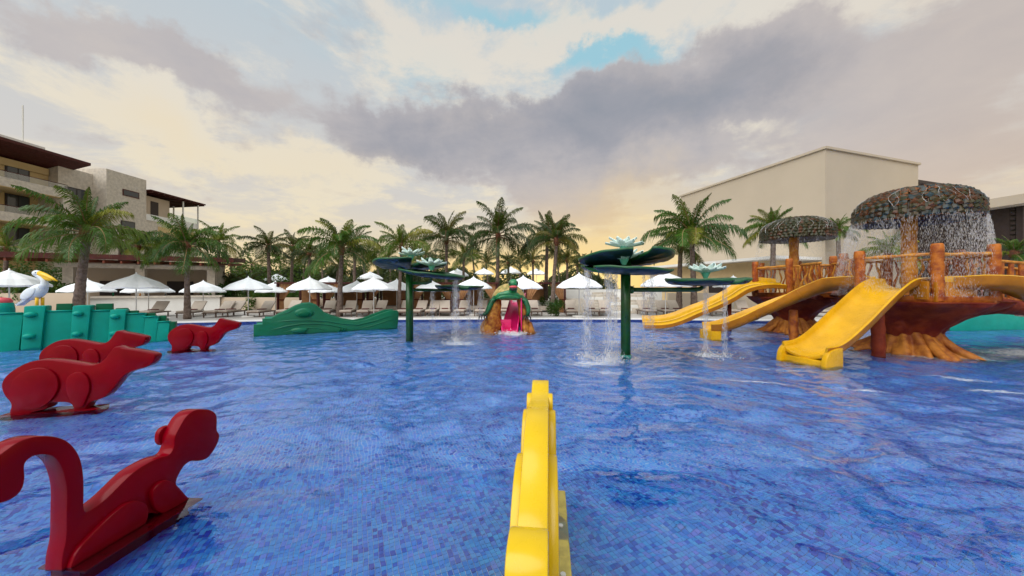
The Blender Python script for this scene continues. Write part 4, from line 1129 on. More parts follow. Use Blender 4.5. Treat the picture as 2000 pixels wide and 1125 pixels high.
# ============================================================ PELICAN
def pelican():
    Yd = 12.6; b = at(72, 592, Yd)
    r = empty('pelican_figure', (b.x, b.y, 0), 0, 'white pelican statue with a large yellow beak standing behind the teal crocodile figure', 'bird statue')
    z0 = b.z+.02; r.scale = (.86, .86, 1)
    mb = MB()
    def fn(v): return 1+.12*v.x
    ellipsoid(mb, (-.05, 0, z0+.36), (.44, .22, .24), 22, 14, Matrix.Rotation(R(-28), 4, 'Y'), fn); mb.build('body', M['bird'], r, True)
    mb = MB(); mb.tube([(.22, 0, z0+.50), (.34, 0, z0+.66), (.30, 0, z0+.82), (.14, 0, z0+.94), (.02, 0, z0+1.02)], [.17, .12, .09, .09, .10], 12); mb.build('neck', M['bird'], r, True)
    mb = MB(); ellipsoid(mb, (.02, 0, z0+1.05), (.18, .12, .12), 18, 12, Matrix.Rotation(R(8), 4, 'Y')); mb.build('head', M['bird'], r, True)
    mb = MB(); mb.tube([(.10, 0, z0+1.05), (.35, 0, z0+.98), (.62, 0, z0+.88), (.86, 0, z0+.78)], [.10, .085, .06, .02], 10); o = mb.build('beak', M['beak'], r, True)
    mb = MB(); ellipsoid(mb, (.38, 0, z0+.89), (.30, .07, .09), 16, 10, Matrix.Rotation(R(14), 4, 'Y')); mb.build('pouch', M['beak'], r, True)
    for s in (-1, 1):
        mb = MB(); ellipsoid(mb, (-.12, s*.19, z0+.33), (.36, .05, .17), 16, 10, Matrix.Rotation(R(-30), 4, 'Y')); mb.build('wing', M['bird'], r, True)
        mb = MB(); ellipsoid(mb, (.08, s*.10, z0+1.08), (.022, .02, .022), 8, 6); mb.build('eye', M['black'], r, True)
        mb = MB(); mb.tube([(.12, s*.09, z0+.18), (.12, s*.09, z0-.16)], .05, 8); mb.build('leg', M['beak'], r, True)
    mb = MB(); mb.add([(-.30, -.10, z0+.20), (-.30, .10, z0+.20), (-.72, .14, z0-.06), (-.72, -.14, z0-.06), (-.28, -.08, z0+.12), (-.28, .08, z0+.12), (-.70, .12, z0-.11), (-.70, -.12, z0-.11)], [(0, 1, 2, 3), (7, 6, 5, 4), (0, 4, 5, 1), (2, 6, 7, 3), (1, 5, 6, 2), (0, 3, 7, 4)])
    mb.build('tail', M['bird'], r)
    mb = MB(); mb.lathe([(.24, -.4), (.20, .4), (.20, z0-.16), (.001, z0-.16)], 14); mb.build('pedestal', M['log_y'], r, True)
pelican()
def toypost():
    p = at(4, 612, 13.2)
    r = empty('toy_post', (p.x, p.y, 0), 0, 'small teal post with a rounded faded red top at the left edge', 'toy post')
    mb = MB(); mb.lathe([(.30, -.35), (.30, 1.0), (.27, 1.24), (.001, 1.24)], 16); mb.build('barrel', M['teal'], r, True)
    mb = MB(); mb.lathe([(.24, 1.24), (.26, 1.32), (.18, 1.42), (.001, 1.45)], 16); mb.build('cap', M['pinkish'], r, True)
toypost()

# ============================================================ WATER STRANDS
def droplet(mb, p, l, w, rnd):
    x, y, z = p; a = rnd.uniform(0, PI); dx, dy = w*math.cos(a), w*math.sin(a)
    b = len(mb.v)
    mb.v += [(x, y, z+l/2), (x+dx, y+dy, z), (x-dy, y+dx, z), (x-dx, y-dy, z), (x+dy, y-dx, z), (x, y, z-l/2)]
    mb.f += [(b, b+1, b+2), (b, b+2, b+3), (b, b+3, b+4), (b, b+4, b+1), (b+5, b+2, b+1), (b+5, b+3, b+2), (b+5, b+4, b+3), (b+5, b+1, b+4)]; mb.mi += [0]*8
def stream(x, y, z0, label, n=260, sx=.10, sy=.07, spread=.12, w=.0042, parent=None, splash=True):
    rnd = random.Random(int(x*100)+n); mb = MB(); n = int(n*4.2)
    for k in range(n):
        f = rnd.random(); z = z0*(1-f); s = 1+spread*f*6
        droplet(mb, (x+rnd.gauss(0, sx*s*.62), y+rnd.gauss(0, sy*s*.62), z), rnd.uniform(.03, .20)*(1.15-f*.6), w*rnd.uniform(.5, 1.3), rnd)
    if splash:
        for k in range(int(n*.5)):
            a = rnd.uniform(0, 2*PI); q = abs(rnd.gauss(0, .28)); droplet(mb, (x+q*math.cos(a), y+q*math.sin(a), max(0, rnd.gauss(.0, .09))), rnd.uniform(.015, .04), rnd.uniform(.006, .014), rnd)
    o = mb.build('water_stream', M['spray']); tag(o, label, 'falling water', 'thin streams falling from the lily pads', 'stuff'); return o

# ============================================================ LILY FOUNTAINS
def pad(parent, c, rad, tilt=(0, 0), notch=0, seed=0, thick=.05):
    """lily pad dish: notched disc, gently waved, with a turned-up rim and a ribbed underside"""
    rnd = random.Random(seed); N = 56; na = R(11); ph = [rnd.uniform(0, 6) for _ in range(4)]
    rads = [0.06, .25, .45, .65, .82, .93, 1.0]
    top, bot = [], []
    mb = MB()
    for k in range(N+1):
        a = notch+na+(2*PI-2*na)*k/N
        for j, f in enumerate(rads):
            wv = .012*f*f*math.sin(3*a+ph[0])+.008*f*f*math.sin(7*a+ph[1])+.004*f*math.sin(13*a+ph[2])
            z = wv+(.07 if j == 6 else (.03 if j == 5 else .03*(1-f)))
            rr = rad*f*(1+.02*math.sin(5*a+ph[3]))
            if k in (0, N): rr *= .97
            top.append((rr*math.cos(a), rr*math.sin(a), z))
            rib = .022*max(0, math.cos(11*a))**4*(1 if .1 < f < .95 else 0)
            bot.append((rr*.985*math.cos(a), rr*.985*math.sin(a), z-thick-.11*(1-f)-rib))
    n = len(rads); V = top+bot; fs = []; mi = []
    q = len(top)
    for k in range(N):
        for j in range(n-1):
            a = k*n+j; fs.append((a, a+1, a+n+1, a+n)); mi.append(0)
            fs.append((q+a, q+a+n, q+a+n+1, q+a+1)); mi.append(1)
        a = k*n+n-1; fs.append((a, q+a, q+a+n, a+n)); mi.append(0)
    for k in (0, N):
        for j in range(n-1): a = k*n+j; fs.append((a, q+a, q+a+1, a+1)); mi.append(0)
    b = len(mb.v); mb.v += V; mb.f += fs; mb.mi += mi
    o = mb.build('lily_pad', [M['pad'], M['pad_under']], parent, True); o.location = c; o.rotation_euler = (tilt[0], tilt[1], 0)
    return o
def flower(parent, c, rad=.3, seed=0, down=False):
    r_ = MB(); rnd = random.Random(seed)
    core = MB(); core.lathe([(.05, -.14), (.09, -.05), (.13, .03), (.11, .09), (.02, .12)], 14)
    o = core.build('flower', M['petal_in'], parent, True); o.location = c
    def petal(L, w, up, curl):
        mb = MB(); n = 6; vs = []; fs = []
        for i in range(n+1):
            f = i/n; x = .06+L*f*math.cos(up*(1-curl*f)); z = .03+L*f*math.sin(up*(1-.3*f))+.05*f*f
            ww = w*(math.sin(PI*(f*.86+.12))**.8)
            vs += [(x, -ww, z+.03*f), (x, 0, z-.02), (x, ww, z+.03*f)]
            vs += [(x, ww, z+.03*f-.012), (x, 0, z-.035), (x, -ww, z+.03*f-.012)]
        for i in range(n):
            for j in range(6):
                a = i*6+j; b = i*6+(j+1) % 6; fs.append((a, a+6, b+6, b))
        fs.append((0, 1, 2, 3, 4, 5)); fs.append(tuple(n*6+k for k in (5, 4, 3, 2, 1, 0)))
        mb.add(vs, fs); return mb.mesh('petal', M['petal'], True)
    p1 = petal(rad, .10, R(12), .2); p2 = petal(rad*.80, .085, R(34), .3)
    for k in range(9): inst('petal', p1, o, (0, 0, 0), (0, rnd.uniform(-.1, .1), k*2*PI/9), rnd.uniform(.9, 1.1))
    for k in range(7): inst('petal', p2, o, (0, 0, .02), (0, rnd.uniform(-.1, .1), k*2*PI/7+.3), rnd.uniform(.9, 1.1))
    return o
def fountain_right():
    b = gnd(1222, 696)
    r = empty('lily_fountain', (b.x, b.y, 0), 0, 'right lily pad fountain on a green pole with stacked pads and one low side pad', 'water fountain', 'green lily pad fountains')
    X, Y = b.x, b.y; L = lambda px, py, yd: at(px, py, yd)-Vector((X, Y, 0))
    mb = MB(); mb.tube([(0, 0, -.35), (0, 0, 2.75)], .125, 20); mb.build('pole', M['pole'], r, True)
    mb = MB(); mb.tube([(0, 0, -.30), (0, 0, .05)], .145, 20); mb.build('pole_foot', mat('wet_teal_foot', (.02, .20, .16), .2), r, True)
    pad(r, L(1222, 527, Y-.15), 1.16, (R(3), R(2.5)), R(200), 1)
    pad(r, L(1222, 507, Y+.25), 1.25, (R(-6.5), R(-1)), R(-88), 2)
    flower(r, L(1219, 507, Y-.30), .40, 1); flower(r, L(1219, 483, Y+.05), .42, 2)
    # side arm with elbow
    c = L(1378, 549, Y+.05); za = at(1378, 566, Y).z
    mb = MB(); mb.tube([(.1, 0, za), (c.x-.32, .03, za), (c.x-.16, .04, za+.02), (c.x-.05, .05, za+.08), (c.x-.01, .05, za+.18), (c.x, .05, c.z-.05)], .058, 12); mb.build('arm', M['pole'], r, True)
    mb = MB(); mb.tube([(.10, 0, za), (.19, 0, za)], .10, 14); mb.build('arm_flange', M['pole'], r, True)
    pad(r, (c.x, .05, c.z), 1.02, (R(2), R(-1)), R(-70), 3)
    flower(r, (c.x, .05, c.z+.22), .38, 3)
    mb = MB(); mb.tube([(c.x, .05, c.z-.05), (c.x, .05, c.z+.12)], .05, 10); mb.build('flower_stem', M['pole'], r, True)
    for px, yd, n, zt in ((1147, Y-.25, 300, 2.25), (1190, Y-.55, 340, 2.25), (1203, Y-.2, 120, 2.2), (1272, Y+1.3, 230, 2.3), (1258, Y+.9, 110, 2.3), (1378, Y-.1, 150, 1.95), (1416, Y-.0, 120, 1.95)):
        stream((px-1000)/F*yd, yd, zt, {1147: 'stream of white water falling from the left rim of the right fountain', 1190: 'thickest stream of water just left of the right green pole', 1203: 'thin trickle directly beside the right green pole', 1272: 'stream of water falling right of the right green pole', 1258: 'faint stream closest to the right side of the right green pole', 1378: 'stream falling from the centre of the single low pad', 1416: 'thin stream falling from the right side of the single low pad'}[px], n, .09 if n > 200 else .04, .07, .07 if n > 200 else .04)
fountain_right()
def fountain_left():
    b = gnd(800, 664)
    r = empty('lily_fountain', (b.x, b.y, 0), 0, 'left hand lily pad fountain on a green pole with overlapping tilted pads and low arms', 'water fountain', 'green lily pad fountains')
    X, Y = b.x, b.y; L = lambda px, py, yd: at(px, py, yd)-Vector((X, Y, 0))
    mb = MB(); mb.tube([(0, 0, -.35), (0, 0, 2.45)], .125, 20); mb.build('pole', M['pole'], r, True)
    pad(r, L(801, 517, Y+.55), 1.30, (R(-5), R(-1)), R(-60), 5)
    pad(r, L(843, 535, Y-.25), 1.10, (R(3), R(7.5)), R(160), 6)
    flower(r, L(803, 500, Y+.3), .40, 5); flower(r, L(843, 520, Y-.35), .42, 6)
    z1 = at(825, 553, Y).z; c = L(842, 545, Y-.2)
    mb = MB(); mb.tube([(.1, 0, z1), (c.x-.2, -.1, z1), (c.x-.03, -.16, z1+.05), (c.x, -.18, z1+.2), (c.x, -.2, c.z+.1)], .055, 12); mb.build('arm', M['pole'], r, True)
    z2 = at(840, 566, Y).z; e = L(897, 561, Y+1.9)
    mb = MB(); mb.tube([(.1, .05, z2), (e.x*.5, e.y*.5, z2-.02), (e.x, e.y, z2-.02), (e.x, e.y, e.z)], .055, 12); mb.build('arm', M['pole'], r, True)
    pad(r, e, .98, (R(1), R(1)), R(-70), 7)
    for px, yd, n, zt, lab in ((890, Y-.3, 320, 2.05, 'stream of white water falling from the right rim of the left fountain'), (916, Y+1.6, 180, 1.75, 'left one of two fine streams below the small distant pad'), (938, Y+1.7, 150, 1.75, 'right one of two fine streams below the small distant pad'), (845, Y+1.8, 130, 1.75, 'thin stream just right of the left green pole')):
        stream((px-1000)/F*yd, yd, zt, lab, n, .09 if n > 200 else .08, .07)
fountain_left()

# ============================================================ TURTLE SLIDE
def turtle():
    Yd = 14.0; X0 = at(990, 600, Yd).x
    r = empty('turtle_slide', (X0, Yd, 0), 0, 'small rock arch slide with a green turtle draped over the top and a pink chute', 'water slide')
    s = Yd/F
    def rock(name, ctrl, rad, seed, mat_=M['rock']):
        """craggy pillar following a line of centres"""
        mb = MB(); seg = 22; n = 26; pts = spline([(*c, ) for c in ctrl], n); m_ = len(pts)
        vs = []
        for i, p in enumerate(pts):
            f = i/(m_-1); q = f*(len(rad)-1); j = min(int(q), len(rad)-2); rx = rad[j][0]+(rad[j+1][0]-rad[j][0])*(q-j); ry = rad[j][1]+(rad[j+1][1]-rad[j][1])*(q-j)
            for k in range(seg):
                a = 2*PI*k/seg; v = Vector((math.cos(a)*rx, math.sin(a)*ry, 0))+p
                nn = noise.fractal(Vector((v.x*3+seed, v.y*3, v.z*2.2)), 1.0, 2.0, 4); nn2 = noise.noise(Vector((v.x*9, v.y*9+seed, v.z*7)))
                v = p+Vector((math.cos(a)*rx, math.sin(a)*ry, 0))*(1+.20*nn+.07*nn2)+Vector((0, 0, .05*nn)); vs.append(v)
        fs = [(i*seg+k, i*seg+(k+1) % seg, (i+1)*seg+(k+1) % seg, (i+1)*seg+k) for i in range(m_-1) for k in range(seg)]
        fs.append(tuple(range(seg))[::-1]); fs.append(tuple((m_-1)*seg+k for k in range(seg)))
        mb.add(vs, fs); return mb.build(name, mat_, r, True)
    rock('rock_pillar', [(-.72, .35, -.3), (-.66, .4, .2), (-.55, .45, .7), (-.50, .5, 1.2), (-.42, .55, 1.40)], [(.46, .6), (.42, .6), (.31, .55), (.24, .5), (.20, .45)], 3)
    rock('rock_pillar', [(.90, .35, -.3), (.80, .4, .15), (.70, .45, .5), (.64, .5, 1.0), (.56, .5, 1.35)], [(.34, .6), (.28, .6), (.20, .5), (.17, .45), (.17, .4)], 8)
    rock('rock_lintel', [(-.55, .7, 1.30), (-.2, .7, 1.42), (.3, .7, 1.42), (.62, .7, 1.30)], [(.1, .4), (.14, .4), (.14, .4), (.1, .4)], 5, M['turtle_dk'])
    rock('rock_foot', [(1.0, .1, -.25), (.98, .12, .05), (.92, .2, .42)], [(.20, .3), (.17, .28), (.08, .15)], 12)
    # shell: a leaning dome behind the head
    mb = MB(); mb.lathe([(.70, 1.30), (.72, 1.38), (.68, 1.52), (.56, 1.72), (.38, 1.88), (.18, 1.97), (.001, 2.0)], 32, (.06, .80, 0), lambda q, z, a: q*(1+.03*math.sin(9*a))); mb.lathe([(.70, 1.30), (.001, 1.34)], 32, (.06, .80, 0)); sh = mb.build('shell', M['shell'], r, True)
    mb = MB()
    mb.tube([(-.62, .16, 1.22), (-.3, -.02, 1.52), (.05, -.06, 1.60), (.40, -.02, 1.52), (.74, .16, 1.26)], [.08, .10, .12, .10, .08], 12); mb.build('shell_rim', M['turtle'], r, True)
    # hanging throat skirt
    mb = MB(); vs = []; N = 22
    for i in range(N+1):
        f = i/N; x = -.58+1.28*f; zt = 1.60-1.5*(f-.5)**2; zb = 1.36-.02*math.sin(f*PI)
        vs += [(x, -.10, zt), (x, -.16, (zt+zb)/2), (x, -.06, zb), (x, .10, zb), (x, .10, zt)]
    fs = [(i*5+j, i*5+(j+1) % 5, (i+1)*5+(j+1) % 5, (i+1)*5+j) for i in range(N) for j in range(5)]
    mb.add(vs, fs); mb.build('chest', M['turtle'], r, True)
    # head
    mb = MB(); ellipsoid(mb, (.26, -.22, 1.98), (.20, .24, .17), 22, 14, None, lambda v: 1-.12*max(0, -v.y)); h = mb.build('head', M['turtle'], r, True)
    mb = MB(); ellipsoid(mb, (.26, -.30, 1.84), (.16, .18, .07), 18, 10); mb.build('mouth', M['pinkish'], h, True)
    mb = MB(); ellipsoid(mb, (.26, -.26, 1.76), (.17, .20, .07), 18, 10); mb.build('jaw', M['turtle_dk'], h, True)
    for q in (-1, 1):
        mb = MB(); ellipsoid(mb, (.26+q*.14, -.34, 2.00), (.045, .045, .05), 10, 8); mb.build('eye', M['black'], h, True)
    mb = MB(); mb.tube([(.24, .25, 1.62), (.25, .0, 1.76), (.26, -.15, 1.9)], [.18, .16, .15], 12); mb.build('neck', M['turtle'], r, True)
    for q, pts in ((-1, [(-.45, .1, 1.42), (-.62, .0, 1.22), (-.72, -.06, 1.0), (-.80, -.10, .82), (-.94, -.12, .70)]), (1, [(.55, .1, 1.44), (.76, .02, 1.26), (.86, -.04, 1.02), (.86, -.08, .82), (.80, -.10, .66)])):
        mb = MB(); mb.tube(pts, [.11, .11, .10, .08, .07], 12); ar_ = mb.build('arm', M['turtle_dk'] if False else mat('turtle_arm_green', (.008, .13, .045), .4, .4, .2, 9, .5, 5), r, True)
        e = Vector(pts[-1])
        for k in range(4):
            mb = MB(); a = -.10+k*.065
            mb.tube([e+Vector((a, -.02, .04)), e+Vector((a*1.5, -.08, -.05)), e+Vector((a*1.7, -.08, -.17))], [.035, .03, .006], 8); mb.build('claw', M['black'], ar_, True)
    # pink chute curving up to the back right
    prof = [(-.30, .30), (-.26, .02), (.26, .02), (.30, .42), (.34, .42), (.31, -.05), (-.31, -.05), (-.34, .30)]
    mb = sweep(spline([(.12, -.35, -.02), (.14, 0, .03), (.20, .5, .18), (.34, 1.1, .62), (.46, 1.7, 1.05), (.50, 2.3, 1.15)], 30), prof)
    mb.build('chute', M['pink'], r, True)
    mb = MB(); mb.box((-.05, .30, .30), (.44, .05, .42)); mb.build('chute_side', M['pink'], r, bevel=.01)
    mb = MB(); mb.box((.58, .35, .72), (.05, .9, 1.35)); mb.build('inner_wall', M['pink'], r, bevel=.01)
    for k in range(5):
        mb = MB(); mb.box((.50, 2.45+.22*k, .95-.2*k), (.7, .22, .10)); mb.build('step', M['turtle_dk'], r)
    mb = MB(); mb.box((.50, 2.9, .3), (.6, .9, 1.2)); mb.build('stair_block', M['rock'], r, bevel=.03)
    # froth where the chute meets the pool
    rnd = random.Random(9); mb = MB()
    for k in range(500):
        a = rnd.gauss(.15, .30); q = rnd.gauss(-.38, .22); droplet(mb, (X0+a, Yd+q, abs(rnd.gauss(0, .05))), rnd.uniform(.03, .06), rnd.uniform(.012, .03), rnd)
    tag(mb.build('splash', M['spray']), 'white froth at the mouth of the pink chute', 'splash', kind='stuff')
turtle()
# ============================================================ TREE TOWERS WITH MUSHROOM ROOFS
RIM = .20
def flume_profile(w, wall, th=.045, lip=.05, bottom=.10):
    """U channel: inside from left lip to right lip, then back along the outside"""
    h = w/2; ins = [(-h-lip, wall), (-h-lip*.3, wall+.02), (-h, wall-.01)]
    for i in range(9):
        a = PI*(i/8); ins.append((-math.cos(a)*h*.96, bottom*(1-math.sin(a))*1.3+.0))
    ins += [(h, wall-.01), (h+lip*.3, wall+.02), (h+lip, wall)]
    outs = []
    for i in range(9):
        a = PI*(i/8); outs.append((math.cos(a)*(h*.96+th), bottom*(1-math.sin(a))*1.3-th))
    return ins+outs
def twisty(p0, p1, rad, seed, amp=.05):
    rnd = random.Random(seed); p0, p1 = Vector(p0), Vector(p1); pts = []
    ph = rnd.uniform(0, 6); ph2 = rnd.uniform(0, 6)
    for i in range(9):
        f = i/8; q = math.sin(f*PI)*amp
        pts.append(p0.lerp(p1, f)+Vector((math.sin(f*7+ph)*q, math.sin(f*6+ph2)*q, 0)))
    return pts, [rad*(1+.25*math.sin(i*1.9+ph)) for i in range(9)]
def logpost(name, x, y, z0, z1, r0, parent, seed, m='log'):
    mb = MB()
    prof = [(r0*1.02, z0)]+[(r0*(1+.07*math.sin(i*2.3+seed)), z0+(z1-z0)*i/10) for i in range(1, 10)]+[(r0*.96, z1-.03), (r0*.80, z1), (.001, z1+.005)]
    mb.lathe(prof, 14, (x, y, 0), lambda r, z, a: r*(1+.07*math.sin(3*a+seed+z*2)+.03*math.sin(7*a+z*5)))
    return mb.build(name, M[m], parent, True)
def mushroom(parent, z0, Rr, Hh, nshingle, rnd):
    prof = []
    for i in range(13):
        a = PI/2*i/12; prof.append((Rr*math.sin(PI/2-a*.98)**.72 if i else Rr, z0+.26+(Hh-.26)*math.sin(a)))
    prof = [(Rr*.30, z0+.30), (Rr*.80, z0+.12), (Rr*.96, z0), (Rr*1.0, z0+.10)]+prof[0:]
    mb = MB(); mb.lathe(prof, 40); cap = mb.build('mushroom_roof', mat('dark_mushroom_core', (.05, .03, .02), .5, .5, .6, 7, .4, 6), parent, True)
    # shingles
    rows = [(prof[3][0], prof[3][1])]+prof[4:]
    # arc-length rows
    pts = [Vector((r, z)) for r, z in prof[3:]]
    seglen = [0]
    for i in range(1, len(pts)): seglen.append(seglen[-1]+(pts[i]-pts[i-1]).length)
    nr = 14; out = []
    me = bpy.data.meshes.new('shingle'); s = MB()
    w = .078; h = .125
    s.add([(-w, 0, -h), (w, 0, -h), (w*.95, 0, h*.7), (-w*.95, 0, h*.7), (-w*.9, -.05, -h*.85), (w*.9, -.05, -h*.85), (w*.85, -.012, h*.7), (-w*.85, -.012, h*.7), (0, -.075, -h*.62), (0, -.03, h*.6), (0, -.03, -h*1.18)],
          [(4, 10, 8), (10, 5, 8), (4, 8, 9, 7), (8, 5, 6, 9), (0, 1, 5, 10, 4), (1, 2, 6, 5), (0, 4, 7, 3), (9, 6, 2, 3, 7)])
    me = s.mesh('shingle', [M['shingle'], M['shingle_edge']])
    me.polygons.foreach_set('material_index', [0, 0, 0, 0, 1, 0, 0, 0, 0])
    total = seglen[-1]; cells = []
    for j in range(nr):
        q = total*(j+.15)/(nr+.3)
        for i in range(1, len(pts)):
            if seglen[i] >= q: break
        f = (q-seglen[i-1])/(seglen[i]-seglen[i-1]); p = pts[i-1].lerp(pts[i], f); t = (pts[i]-pts[i-1]).normalized()
        n = max(3, int(2*PI*p.x/.150))
        for k in range(n):
            a = 2*PI*(k+.5*(j % 2))/n+rnd.uniform(-.03, .03); cells.append((p, t, a))
    rest = MB()
    # those facing the viewer first
    cells.sort(key=lambda c: math.sin(c[2]))
    for idx, (p, t, a) in enumerate(cells):
        pos = Vector((p.x*math.cos(a), p.x*math.sin(a), p.y+.02))
        out_ = Vector((math.cos(a)*t.y, math.sin(a)*t.y, -t.x)); upv = Vector((math.cos(a)*t.x, math.sin(a)*t.x, t.y)); side = upv.cross(out_)
        q = Matrix((side, -out_, upv)).transposed()
        if q.determinant() < 0: q = Matrix((-side, -out_, upv)).transposed()
        e = q.to_euler(); e.x += rnd.uniform(-.16, .04); e.z += rnd.uniform(-.06, .06); sc_ = rnd.uniform(.88, 1.15)
        if idx < nshingle: inst('shingle', me, cap, pos+out_*.012, tuple(e), (sc_, sc_, rnd.uniform(.9, 1.15)))
        else:
            mt = Matrix.Translation(pos) @ e.to_matrix().to_4x4()
            rest.add([mt @ Vector(v) for v in s.v], s.f)
    if rest.v: tag(rest.build('shingle_field', M['shingle'], cap), kind='stuff')
    return cap
def tower(C, rot, label, seed, nsh, slides, far=False, R1=1.42, deckz=1.6):
    rnd = random.Random(seed)
    r = empty('tree_tower', (C[0], C[1], 0), 0, label, 'play tower', 'tree shaped play towers with mushroom roofs')
    V = [Vector((R1*math.cos(rot+k*PI/3), R1*math.sin(rot+k*PI/3), 0)) for k in range(6)]
    # sculpted trunk
    prof = [(.5, -.35), (.5, .0), (.52, .30), (.60, .50), (.74, .74), (1.00, .98), (1.34, 1.20), (1.55, 1.34), (1.62, 1.44), (.01, 1.45)]
    mb = MB(); P2 = []
    for i in range(len(prof)-1):
        for k in range(4): f = k/4; P2.append((prof[i][0]*(1-f)+prof[i+1][0]*f, prof[i][1]*(1-f)+prof[i+1][1]*f))
    P2.append(prof[-1])
    def fl(rr, z, a):
        return rr*(1+.09*math.sin(5*a+seed+z)+.05*math.sin(9*a-z*3)+.06*noise.fractal(Vector((math.cos(a)*2.5, math.sin(a)*2.5, z*1.3+seed)), 1, 2, 4))
    mb.lathe(P2, 64, fn=fl); mb.build('trunk', M['trunk_red'], r, True)
    def flare(q, z, a):
        n1 = noise.noise(Vector((math.cos(a)*1.7+seed, math.sin(a)*1.7, .3))); u = max(0, min(1, (.58-z)/.62))
        ridge = (.30+.70*abs(math.cos(5.5*a+n1*2.2))**.6)*(.8+.5*n1)
        return .60+.03*math.sin(15*a+z*6)+.80*u**1.35*ridge+.05*u*noise.noise(Vector((math.cos(a)*6, math.sin(a)*6, z*5)))
    mb = MB(); mb.lathe([(1, .60-.75*i/16) for i in range(17)], 132, fn=flare); mb.build('root_flare', M['root'], r, True)
    for k in range(6):
        a = 2*PI*k/6+rnd.uniform(-.3, .3); ro = rnd.uniform(.95, 1.2); c, s_ = math.cos(a), math.sin(a)
        mb = MB(); b = rnd.uniform(-.12, .12)
        pts = [(.50*c, .50*s_, .62), (.66*c, .66*s_, .40), (.84*c-b*s_*.3, .84*s_+b*c*.3, .20), (ro*c-b*s_, ro*s_+b*c, .03), ((ro+.25)*c-b*s_*2, (ro+.25)*s_+b*c*2, -.14)]
        mb.tube(spline(pts, 12), [.03+.075*math.sin(PI*(.18+.62*i/12)) for i in range(13)], 10); mb.build('root', M['root'], r, True)
    # deck
    mb = MB(); mb.lathe([(.01, 1.42), (R1*1.06, 1.42), (R1*1.08, 1.50), (R1*1.08, deckz), (.01, deckz)], 6); d = mb.build('deck', M['log'], r, bevel=.02); d.rotation_euler.z = rot
    zt = 2.88 if not far else 2.95
    for k in range(6):
        logpost('post', V[k].x, V[k].y, deckz-.12, zt+rnd.uniform(-.04, .05), .115, r, seed+k)
    for k in range(6):
        a, b = V[k], V[(k+1) % 6]; e = (b-a); n_ = e.normalized()
        mb = MB(); pts, rd = twisty(a+Vector((0, 0, 2.63)), b+Vector((0, 0, 2.66)), .045, seed*9+k, .02); mb.tube(pts, rd, 8); mb.build('rail', M['log_y'], r, True)
        if k in slides: continue
        nb = 7
        for i in range(nb):
            f = (i+1)/(nb+1); p = a.lerp(b, f); mb = MB()
            pts, rd = twisty(p+Vector((0, 0, deckz)), p+Vector((0, 0, 2.63)), .032, seed*31+k*7+i, .055); mb.tube(pts, rd, 7); mb.build('baluster', M['log_y'] if i % 2 else M['log'], r, True)
    logpost('mushroom_stem', 0, 0, deckz, 3.95, .16, r, seed+11, 'log_y')
    cap = mushroom(r, 3.66 if not far else 3.78, 1.20, .86, nsh, rnd)
    cap.location = (.10, 0, 0)
    return r, V
def curtain(C, z0, Rr, n, label, seed, wind=(0, 0)):
    """water shed all around a mushroom roof and over its top"""
    rnd = random.Random(seed); mb = MB()
    for k in range(n):
        a = rnd.uniform(0, 2*PI)
        # clumps of heavier flow
        if math.sin(a*7+seed)+math.sin(a*17+1)*.6 < rnd.uniform(-2.3, .4): continue
        f = rnd.random()**.85; drop = f*2.2; rr = Rr+.30*math.sqrt(max(0, f))*rnd.uniform(.5, 1.2)+.02
        droplet(mb, (C[0]+rr*math.cos(a)+wind[0]*f, C[1]+rr*math.sin(a)+wind[1]*f, z0+.12-drop), rnd.uniform(.012, .11)*(1.1-.5*f), rnd.uniform(.0018, .0042), rnd)
    # rivulets on the cap
    for k in range(34):
        a = rnd.uniform(0, 2*PI); pts = []
        for i in range(10):
            t = PI/2*(1-i/9*.98); q = Rr*(math.sin(PI/2-t*.98)**.72)+.085; pts.append((C[0]+q*math.cos(a+.06*math.sin(i+k)), C[1]+q*math.sin(a+.06*math.sin(i+k)), z0+.28+(.86-.26)*math.sin(t)+.03))
        st = rnd.randrange(0, 5); pts = pts[st:]; w = rnd.uniform(.002, .007); mb.tube(pts, [w*rnd.uniform(.4, 1.2) for _ in pts], 5)
    tag(mb.build('water_curtain', M['spray']), label, 'falling water', 'water curtains under the mushroom roofs', 'stuff')
C1_ = (11.3, 9.9); C2_ = (11.75, 14.5)
T1, V1 = tower(C1_, 0, 'near tree tower with sculpted red trunk, orange railings and a large shingled mushroom roof', 3, 300, (3, 4))
T2, V2 = tower(C2_, R(-15), 'far smaller looking tree tower with a mushroom roof, left of the near one', 8, 0, (2, 3), True)
curtain((11.4, 9.9), 3.66, 1.20, 30000, 'dripping curtain of water around the near large mushroom roof', 1, (-.25, 0))
curtain((11.85, 14.5), 3.78, 1.20, 7000, 'thin dripping water around the far mushroom roof', 2)

